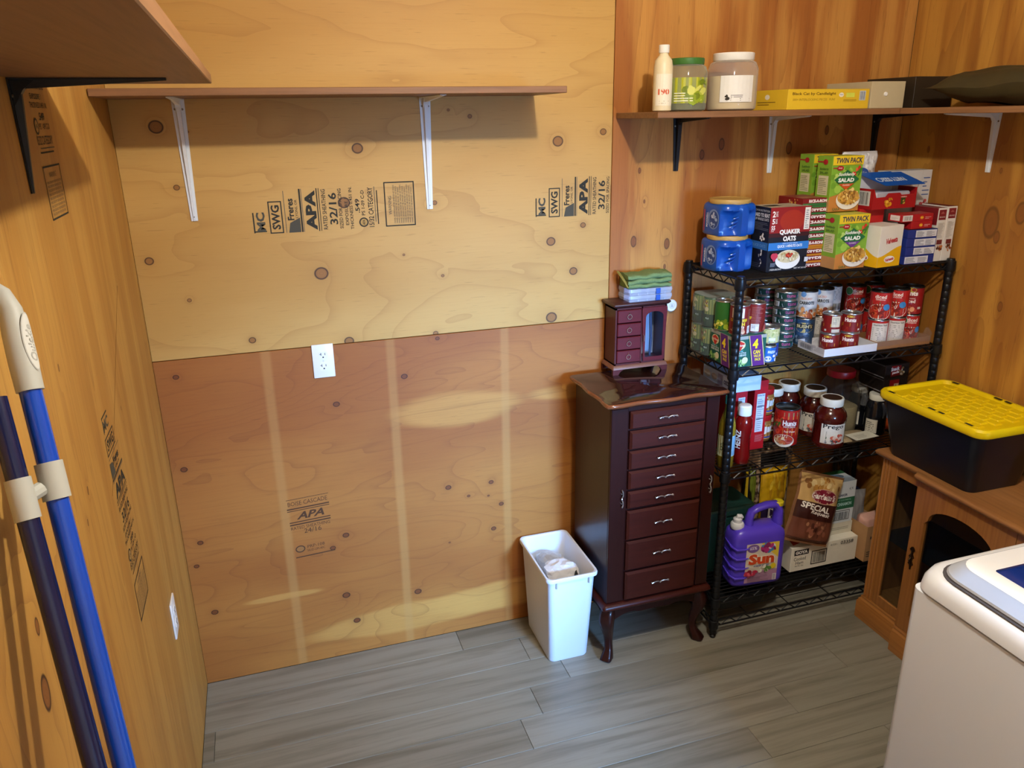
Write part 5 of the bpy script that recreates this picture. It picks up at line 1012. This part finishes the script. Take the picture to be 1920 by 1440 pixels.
# ---- clear jug of rice with red lid
t = thing('rice_jug', 'clear plastic handled jug of rice with a red lid', 'jug', (2.513, -.140, Z3+.0002), 0, 'packaged food on the wire rack')
def jr(s, z, r=.03): return rrect(0, 0, .128*s, .140*s, .040*s, z, 6)
MB().loft([jr(.94, 0), jr(1, .006), jr(1, .150), jr(.97, .175), jr(.80, .205), jr(.66, .222), jr(.64, .228)], True, False).build('jug_body', film('#eceef0', .05, .12, skin='#8a8c8e'), t, True, 50)
MB().loft([jr(.92, .002), jr(.975, .010), jr(.975, .105), jr(.95, .108)]).build('rice', mat('#b3a37a', .8, vary=.45, scale=420., bump=.8), t, True, 50)
MB().lathe([(.050, .226), (.054, .229), (.054, .250), (.052, .254), (.0005, .254)], 32).build('lid', mat('#a81420', .35), t)
MB().tube([(.034, -.050, .208), (.056, -.070, .188), (.062, -.076, .150), (.060, -.074, .120)], [.011, .012, .012, .012], 12).build('handle', film('#eceef0', .10, .12, skin='#a8aaac'), t)
# ---- syrup bottles
def syrup(label, x, y, al):
    t = jar(label, x, y, Z3, [(.035, 0), (.041, .004), (.042, .020), (.042, .070), (.0405, .100), (.036, .128), (.029, .142), (.0270, .146)], mat('#14161c', .12, vary=.2, coat=.5), 'bottle', 'syrup_bottle')
    MB().lathe([(.0320, .145), (.0330, .148), (.0330, .166), (.031, .169), (.0005, .169)], 26).build('cap', mat('#dcdace', .4), t)
    MB().tube([(-.005, -.034, .138), (-.004, -.046, .122), (-.003, -.050, .098), (-.003, -.046, .080)], [.006, .0075, .0075, .006], 10).build('grip', mat('#2a2c34', .15, coat=.5), t)
    D = Decal(); D.rect(-.052, .014, -.006, .070, '#d3cfc0'); D.lines(-.048, .018, -.012, .064, 6, '#55524a', 3, .35); D.build('label_print', t, cyl(.0422, 0, al), .35)
syrup('black syrup bottle with white cap at the front', 2.622, -.234, -PI/2-.35); syrup('black syrup bottle with white cap behind another one', 2.625, -.132, -PI/2-.4)
# ---- amber jug at the back, small orange box, snack packs, flat bag
t = jar('brown jug of amber liquid at the back of the third shelf', 2.672, -.056, Z3, [(.042, 0), (.048, .006), (.050, .03), (.050, .175), (.048, .205), (.040, .220)], mat('#7a2c08', .15, vary=.2, coat=.4)); MB().lathe([(.043, .219), (.047, .222), (.047, .240), (.045, .243), (.0005, .243)], 28).build('lid', mat('#2a1a14', .4), t)
t, w_, d_, h, F, Lf, T = carton('small orange and white box behind the tote corner', 2.674, 2.728, -.222, -.150, Z3, .178, '#c8501c', topc='#dcd8d0'); Decal().rect(0, .05, w_, .1, '#5c9ac8').build('front_print', t, F)
# black twin trays of pudding cups stacked on the orange box
for k in range(2):
    t, w_, d_, h, F, Lf, T = carton(('lower black pudding cup pack above the tote', 'upper black pudding cup pack with red and white lettering')[k], 2.614, 2.7275, -.262, -.130, Z3+.1784+k*.0575, .0560, '#1c1614', group='pudding packs')
    D = Decal(); D.poly([(.028, .006), (.074, .010), (.074, .050), (.028, .050)], '#7e1418')
    if k: D.text('Snack', .046, .038, .040, .015, '#f2eeea', .04, .1, .1); D.text('pack', .050, .022, .034, .013, '#f2eeea', .04, .1, .1); D.blobs(.078, .028, .010, .020, ['#c8b890', '#8a6a44', '#e0d4b8'], 10, .007, 2)
    else: D.rect(.050, .010, .072, .034, '#b8a68a'); D.text('R', .060, .022, .010, .014, '#3a342c', .03)
    D.build('front_print', t, F)
    Decal().rect(.004, .002, d_-.004, .006, '#8c8a8e', 1).rect(.004, h-.006, d_-.004, h-.003, '#5a585c', 1).build('side_print', t, Lf)
pillow('flat_food_bag', 'flat tan bag with a white paper label lying on the third shelf', 'bag', (2.490, -.308, Z3+.0004), .15, .085, .030, mat('#a08c6c', .35, vary=.1), rx=-PI/2, seed=9, wrinkle=.0012, crimp=.14)
t = thing('paper_label_card', 'white printed card on the flat tan bag', 'card', (2.500, -.306, Z3+.0255), math.radians(4)); MB().box(-.052, .060, -.028, .034, .006, .0068).xf(Matrix.Rotation(.0, 4, 'X')).build('card_sheet', mat('#d6d4c4', .7), t, False); Decal().lines(.02, .012, .085, .046, 4, '#8a8878', 3, .25).build('card_print', t, plane((-.052, -.028, .0068), (1, 0, 0), (0, 1, 0)))

t, w_, d_, h, F, Lf, T = carton('pale blue snack carton lying on the red cracker box under the second shelf', 1.888, 2.010, -.318, -.130, Z3+.2866, .060, '#a9bede')
Decal().ell(.03, .03, .022, .014, '#b9b4ae').ell(.075, .03, .018, .012, '#a89c94').rect(.10, .008, .13, .05, '#8a8aa8').rect(.135, .006, .175, .05, '#c8d8f0').text('oats', .155, .03, .03, .02, '#3a4a7a', .02).build('side_print', t, Lf)
# ================================================================= fourth shelf
# ---- purple laundry detergent jug
PUR = mat('#563fcc', .30, vary=.04, scale=8., coat=.25)
t = thing('detergent_jug', 'purple laundry detergent jug with a spout cap and handle', 'jug', (2.066, -.289, Z4+.0002), math.radians(-6))
n = 64; rings = []
def dring(z, hw_, hd_, grip=0.):
    out = []
    for j in range(n):
        a = 2*PI*j/n; ca, sa = math.cos(a), math.sin(a); e = 5.
        r = 1/((abs(ca)**e+abs(sa)**e)**(1/e)); x, y = hw_*r*ca, hd_*r*sa
        if x < -hw_*.55 and y < 0: y += grip
        if x < -hw_*.9: x += grip*.6
        out.append((x, y, z))
    return out
for z, w_, d_ in ((0, .094, .040), (.006, .106, .050), (.02, .110, .054), (.045, .110, .054), (.100, .110, .054), (.160, .110, .054), (.205, .110, .054), (.225, .106, .052), (.240, .092, .044), (.247, .070, .034)): rings.append(dring(z, w_, d_))
bd = MB().loft(rings).build('jug_body', PUR, t, True, 60)
for z in (.050, .092, .134, .176):
    MB().tube([(-.113, .02, z+.012), (-.1135, -.035, z+.002), (-.100, -.0555, z-.004), (-.070, -.0565, z-.006), (-.045, -.056, z-.002)], [.002, .0045, .005, .0045, .001], 8).build('grip_ridge', PUR, bd)
MB().tube([(-.030, 0, .235), (-.030, 0, .275), (-.022, 0, .300), (.0, 0, .312), (.040, 0, .322), (.074, 0, .322), (.090, 0, .300), (.090, 0, .240)], [.016, .0145, .014, .0135, .0135, .015, .017, .020], 16, flat=1.35).build('handle', PUR, t, True, 70)
MB().tube([(.086, 0, .300), (.088, 0, .318)], .0185, 18).build('filler_neck', PUR, t); MB().lathe([(.0185, .317), (.0195, .319), (.0195, .332), (.018, .334), (.0005, .334)], 22, (.088, 0, 0)).build('yellow_cap', mat('#d8c424', .4), t)
MB().lathe([(.024, .238), (.026, .242), (.026, .256), (.022, .262), (.016, .264), (.017, .270), (.017, .278), (.012, .282)], 22, (-.078, 0, 0)).build('spout_collar', mat('#e4e4e8', .4), t); MB().tube([(-.078, 0, .280), (-.076, -.004, .290), (-.070, -.008, .292), (-.064, -.008, .284)], [.009, .010, .008, .006], 12).build('spout', mat('#e4e4e8', .4), t)
D = Decal(); D.rect(-.060, .020, .076, .190, '#d6cbb8', 1); D.poly([(.0, .190), (.076, .190), (.076, .120), (.03, .16)], '#e0c440'); D.rect(-.060, .020, .076, .070, '#a8809c', 1); D.ell(-.032, .170, .025, .018, '#7a5a9c'); D.text('65%', -.032, .172, .030, .014, '#e8e0f0', .02); D.blobs(.030, .168, .028, .016, ['#b8307a', '#d85a9c', '#8a2460', '#eeeaf0', '#4c8ac0'], 22, .011, 3)
D.text('Sun', .004, .124, .112, .050, '#f4ead8', .10); D.text('Sun', .004, .124, .108, .046, '#d0481c', .05); D.text('triple clean', .006, .094, .064, .009, '#2c4a9c', .02, .2); D.ell(.056, .086, .012, .012, '#e0c824'); D.blobs(.020, .078, .030, .012, ['#5c8a3c', '#d8d4c0', '#e8e4d8'], 12, .008, 5); D.blobs(-.036, .068, .024, .014, ['#b82a4a', '#d85a6c', '#8c1a30'], 14, .010, 6); D.lines(-.050, .026, .040, .058, 6, '#7a5a74', 2, .35); D.rect(.054, .026, .070, .054, '#e4e0e6', 1); D.bars(.056, .028, .068, .052, '#4a4454', 7)
D.build('label_print', t, plane((0, -.0545, 0), (1, 0, 0), (0, 0, 1)), .35)
# ---- shipping carton of ham with the oatmeal carton on it
t, w_, d_, h, F, Lf, T = carton('cream shipping carton of cooked ham low on the rack', 2.236, 2.554, -.305, -.170, Z4, .108, '#efe8d6', bev=.0015)
D = Decal(); D.rect(.014, h-.036, .082, h-.012, '#16161a'); D.text('GOYA', .048, h-.024, .058, .015, '#f0ece2', .06); D.text('Cooked', .042, h-.052, .056, .016, '#2a2620', .0); D.text('Ham', .042, h-.070, .036, .015, '#2a2620', .0); D.text('Net Wt. 12oz', .042, h-.084, .040, .006, '#2a2620', 0); D.frame(.096, .018, .170, .080, .004, '#1a1a1a'); D.bars(.104, .026, .162, .072, '#2a2824', 22); D.text('41331-', .200, h-.016, .036, .008, '#3a362e', .0); D.text('03358', .262, h-.014, .062, .015, '#3a362e', .01); D.build('front_print', t, F)
Decal().poly([(.02, .02), (.06, .03), (.07, .07), (.03, .06)], '#c02a1c').build('top_print', t, T)
t, w_, d_, h, F, Lf, T = carton('white and green oatmeal carton on the ham carton', 2.374, 2.550, -.262, -.172, Z4+.1085, .232, '#dfe5ea', bev=.0012)
D = Decal(); D.rect(0, .110, w_, .160, '#2c6a4a'); D.text('INSTANT OATMEAL', .110, .150, .10, .007, '#8ac0a8', .02); D.text('APPLES & CINNAMON', .100, .132, .125, .015, '#bfe4e0', .03); D.text('18', .026, h-.030, .026, .020, '#2a2e4a', .0); D.text('QUAKER', .110, h-.060, .056, .013, '#23305c', .03); D.frame(.020, .060, .158, .104, .0025, '#23252e'); D.bars(.026, .066, .152, .098, '#23303e', 26); D.rect(0, 0, w_, .052, '#dcd8c6'); D.lines(.07, .020, .16, .034, 2, '#8a8878', 2, .3); D.text('ct', .150, h-.030, .02, .01, '#55617c', 0); D.build('front_print', t, F)
Decal().rect(.0, 0, w_, .045, '#b9cbdc', 1).rect(0, .07, w_, .098, '#2f6e40', 1).ell(.10, .050, .05, .022, '#6f8ca8').text('Q', .07, .03, .03, .02, '#23305c', .02).build('top_print', t, T); Decal().rect(.0, .15, d_, .20, '#2f6e40', 1).build('side_print', t, Lf)
# ---- cardboard box with a pink bag and a jar
t = thing('cardboard_box', 'small brown cardboard box holding a pink bag', 'box', (2.613, -.250, Z4+.0002), math.radians(3)); KR_ = mat('#b38a5e', .75, vary=.08); a, b, h = .050, .084, .158; th = .003
MB().box(-a, a, -b, b, 0, th).box(-a, a, -b, -b+th, th, h).box(-a, a, b-th, b, th, h).box(-a, -a+th, -b+th, b-th, th, h).box(a-th, a, -b+th, b-th, th, h).build('box_body', KR_, t, False)
Decal().text('FRAGILE', .075, .024, .06, .010, '#2a2018', .03, 0, PI/2).text('2', .085, .10, .014, .014, '#2a2018', .04).build('side_print', t, plane((-a, b, 0), (0, -1, 0), (0, 0, 1))); Decal().rect(.02, .10, .05, .112, '#3a2c20').lines(.01, .02, .07, .05, 3, '#3a2c20').build('front_print', t, plane((-a, -b, 0), (1, 0, 0), (0, 0, 1)))
pillow('pink_bag', 'pale pink packet standing in the small brown box', 'bag', (2.613, -.276, Z4+.0036), .086, .186, .080, mat('#d8a898', .5, vary=.06), seed=5, wrinkle=.0012, rz=.1)
pillow('clear_bag', 'crinkled clear bag standing behind the pink packet', 'bag', (2.612, -.200, Z4+.0036), .084, .255, .050, film('#dcdcde', .28, .08), seed=6, wrinkle=.003, rz=-.2)
t = jar('dark blue lidded jar behind the small brown box', 2.660, -.118, Z4, [(.034, 0), (.038, .005), (.038, .175), (.032, .190)], mat('#6a4424', .3, vary=.2)); MB().lathe([(.0365, .189), (.038, .192), (.038, .215), (.036, .218), (.0005, .218)], 26).build('lid', mat('#141c3a', .35), t)
pillow('foil_bag', 'black and silver crinkled bag at the back right of the fourth shelf', 'bag', (2.665, -.045, Z4+.0004), .110, .400, .04, mat('#5a5654', .22, .75, .5, 40.), seed=15, wrinkle=.006)
# ---- snack bags
def D_gar(D):
    D.rect(.03, .52, .97, .97, '#c8a468', 20); D.blobs(.5, .86, .40, .08, ['#b8843c', '#dcc48c', '#8a5a24'], 20, .05, 3); D.rect(.03, .36, .97, .60, '#3a1a16', 20); D.rect(.03, .05, .97, .36, '#6a3c2c', 20)
    D.ell(.58, .70, .30, .105, '#c9a48c', 28); D.ell(.58, .70, .28, .095, '#7c1a30', 28); D.text("Gardetto's", .56, .70, .54, .085, '#f2ece4', .03, .2); D.text('SPECIAL', .44, .535, .66, .085, '#eee8de', .03, .1, -.06); D.text('Request', .56, .455, .46, .065, '#eee8de', .02, .3, -.06); D.blobs(.55, .22, .36, .10, ['#8a5440', '#4a241c', '#a87858'], 18, .05, 8); D.rect(.03, .01, .97, .05, '#b07c54', 20)
pillow('snack_bag', 'brown and tan snack mix bag leaning on the ham carton', 'bag', (2.240, -.308, Z4+.006), .205, .285, .062, mat('#8a6244', .25, .1, .2, 30.), rx=-.20, ry=.30, rz=-.12, seed=2, draw=D_gar, wrinkle=.0028).location = (2.272, -.326, Z4+.1087)
def D_dor(D):
    D.rect(.03, .60, .97, .97, '#e0b01c', 20); D.rect(.03, .30, .97, .60, '#2c1c4a', 20); D.text('D', .40, .49, .26, .16, '#f0ece4', .06); D.text('OTS', .72, .48, .40, .12, '#f0ece4', .05); D.blobs(.5, .20, .4, .12, ['#d87a1c', '#b84a18', '#e8a83c'], 26, .07, 3); D.blobs(.5, .78, .4, .12, ['#e8c43c', '#c8921c'], 12, .08, 4)
pillow('chips_bag', 'bright yellow snack bag behind the brown one', 'bag', (2.252, -.128, Z4+.0004), .130, .390, .045, mat('#d8a81c', .25, .1, .1, 30.), rz=.05, seed=3, draw=D_dor, wrinkle=.0025)
LEO = NT('popcorn_bag_print'); c3 = LEO.n('ShaderNodeTexCoord').outputs['Object']; vo = LEO.n('ShaderNodeTexVoronoi'); LEO.t.links.new(c3, vo.inputs['Vector']); vo.inputs['Scale'].default_value = 48
LEO.put(LEO.b.inputs['Base Color'], LEO.mix(LEO.sstep(vo.outputs['Distance'], .25, .62), (.06,.035,.022), (.55,.38,.23))); LEO.b.inputs['Roughness'].default_value = .3
def D_pop(D): D.rect(.22, .66, .80, .92, '#17171a', 12); D.lines(.28, .74, .74, .84, 3, '#8a8478', 2, .3); D.ell(.50, .60, .30, .12, '#e6e2e2'); D.blobs(.5, .54, .22, .08, ['#e0dcd8', '#b8a8a0', '#9a8278'], 14, .06, 2)
pillow('patterned_bag', 'dark mottled brown bag standing behind the yellow snack bag', 'bag', (2.268, -.070, Z4+.0004), .215, .470, .060, LEO.mat, seed=7, draw=D_pop, wrinkle=.003)
pillow('black_yellow_bag', 'narrow black bag with yellow marks left of the yellow snack bag', 'bag', (2.150, -.112, Z4+.0004), .052, .400, .040, mat('#1a1712', .3), seed=10, wrinkle=.0015, draw=lambda D: (D.rect(.04, .05, .18, .95, '#d8b424', 3), D.blobs(.6, .8, .3, .08, ['#d8c83c', '#7a8a2c'], 8, .16, 2), D.rect(.3, .40, .9, .50, '#d8c07c', 4), D.rect(.3, .28, .9, .34, '#c8b890', 4)))
# ---- dark green tote behind the detergent
t = thing('green_tote', 'dark green lidded tote behind the purple jug', 'tote', (2.000, -.118, Z4+.0002)); GT2 = mat('#1e443e', .45, vary=.1)
MB().loft([rrect(0, 0, .215, .150, .02, 0, 4), rrect(0, 0, .240, .176, .02, .250, 4)]).build('tub', GT2, t, True, 40); MB().loft([rrect(0, 0, .250, .186, .022, .2505, 4), rrect(0, 0, .252, .188, .022, .272, 4), rrect(0, 0, .240, .176, .02, .279, 4), rrect(0, 0, .215, .150, .015, .272, 4)]).build('lid', GT2, t, True, 40)
# ================================================================= black tubs on the bottom wires
for k, (x, y, w_, d_) in enumerate(((2.020, -.230, .250, .200), (2.340, -.180, .300, .180), (2.630, -.190, .200, .18))):
    t = thing('black_tub', ('shallow black tub under the purple jug, on the bottom wires', 'shallow black tub under the ham carton, on the bottom wires', 'shallow black tub beside the oak cabinet, on the bottom wires')[k], 'tub', (x, y, Z5+.0004), 0, 'black tubs on the bottom wires'); m = mat('#0e1013', .5, vary=.1)
    MB().loft([rrect(0, 0, w_*.82, d_*.82, .03, 0, 5), rrect(0, 0, w_*.86, d_*.86, .03, .006, 5), rrect(0, 0, w_*.97, d_*.97, .03, .052, 5), rrect(0, 0, w_, d_, .03, .054, 5), rrect(0, 0, w_, d_, .03, .060, 5), rrect(0, 0, w_*.95, d_*.95, .03, .060, 5), rrect(0, 0, w_*.82, d_*.82, .03, .010, 5)]).build('tub_body', m, t, True, 40)
# ================================================================= jars and boxes on the upper right shelf
ZS = 1.9332
t = jar('cream bottle with an orange label at the left end of the upper shelf', 1.612, -.232, ZS, [(.024, 0), (.029, .004), (.0295, .05), (.0295, .13), (.026, .150), (.014, .165), (.0135, .172)], mat('#d9c9a4', .4), 'bottle', 'bottle', group='goods on the upper shelf'); MB().lathe([(.016, .171), (.0165, .174), (.0165, .192), (.015, .194), (.0005, .194)], 20).build('cap', mat('#e2ddd2', .4), t)
D = Decal(); D.rect(-.03, .018, .03, .11, '#e2d8c0'); D.text('190', -.004, .058, .036, .018, '#c8542c', .04); D.lines(-.018, .024, .016, .036, 2, '#b8a888', 1, .3); D.build('label_print', t, cyl(.0297, 0, -PI/2-.2), .4)
t = jar('glass jar with a green label on the upper shelf', 1.712, -.200, ZS, [(.056, 0), (.064, .004), (.066, .014), (.066, .115), (.060, .132), (.050, .140)], film('#dfe4d0', .12, .05), group='goods on the upper shelf'); MB().lathe([(.053, .002), (.061, .006), (.062, .016), (.062, .100), (.0005, .101)], 28).build('contents', mat('#6c6440', .6, vary=.4, scale=90.), t); MB().lathe([(.053, .139), (.054, .142), (.054, .156), (.052, .158), (.0005, .158)], 28).build('lid', mat('#3c6a2c', .4), t)
D = Decal(); D.rect(-.09, .024, .09, .100, '#a8a82c'); D.blobs(.03, .06, .05, .03, ['#8a9a24', '#c8c85c', '#6a7a1c'], 16, .014, 3); D.lines(-.05, .03, .01, .06, 4, '#e2e2c0', 2, .35); D.build('label_print', t, cyl(.0662, 0, -PI/2-.3), .35)
t = jar('wide clear jar of cream powder on the upper shelf', 1.880, -.200, ZS, [(.070, 0), (.078, .004), (.080, .014), (.080, .125), (.072, .145), (.060, .152)], film('#f0ece4', .14, .06), group='goods on the upper shelf'); MB().lathe([(.067, .002), (.075, .006), (.0765, .016), (.0765, .105), (.0005, .106)], 32).build('contents', mat('#d9c79c', .7, vary=.08, scale=60.), t); MB().lathe([(.063, .151), (.065, .154), (.065, .172), (.063, .174), (.0005, .174)], 28).build('lid', mat('#e4e0d8', .4), t)
D = Decal(); D.rect(-.07, .026, .04, .105, '#e0dcd4'); D.lines(-.035, .03, .03, .05, 4, '#5a564e', 2, .35); D.blobs(-.05, .04, .01, .006, ['#2a2620'], 6, .006, 2); D.build('label_print', t, cyl(.0802, 0, -PI/2-.15), .35)
t, w_, d_, h, F, Lf, T = carton('flat yellow puzzle box on the upper shelf', 2.018, 2.350, -.292, -.040, ZS, .062, '#d8b22a', math.radians(3), name='puzzle_box', group='goods on the upper shelf', topc='#5a4a2a')
D = Decal(); D.text('Black Cat by Candlelight', .105, .047, .175, .011, '#5a4010', .02); D.text('500+ INTERLOCKING PIECES   FUN!', .105, .030, .17, .007, '#8a6a1c', 0); D.ell(.215, .044, .010, .007, '#e2dcc8'); D.text('ravens', .215, .044, .014, .005, '#4a5a8a', 0); D.rect(.235, .036, .270, .050, '#c8d050'); D.lines(.225, .024, .28, .032, 2, '#8a6a1c', 2, .3); D.rect(w_-.042, .026, w_-.016, .056, '#cfd0cc'); D.bars(w_-.040, .028, w_-.018, .054, '#3a4a6a', 10); D.build('front_print', t, F)
Decal().ell(.15, .040, .012, .008, '#e2dcc8').lines(.10, .015, .20, .03, 2, '#8a6a1c').build('side_print', t, Lf)
t, w_, d_, h, F, Lf, T = carton('beige box with a white button right of the yellow puzzle box', 2.362, 2.500, -.285, -.060, ZS, .085, '#b8a884', group='goods on the upper shelf'); MB().lathe([(.007, 0), (.006, .004), (.0005, .0045)], 14).xf(Matrix.Translation((-.01, -d_/2, .045)) @ Matrix.Rotation(PI/2, 4, 'X')).build('button', mat('#e8e6e0', .4), t)
pillow('dark_sack', 'dark olive sack lying on the shelf along the right wall', 'bag', (2.630, -.62, ZS+.0004), .26, .56, .115, mat('#3a3218', .6, vary=.35, scale=18.), rx=-PI/2, seed=12, wrinkle=.005, crimp=.16).location = (2.628, -.92, ZS+.0004)
t, w_, d_, h, F, Lf, T = carton('dark brown box at the corner of the upper shelf', 2.535, 2.700, -.290, -.060, ZS, .10, '#2c2216', group='goods on the upper shelf')
# ---------------------------------------------------------------- end
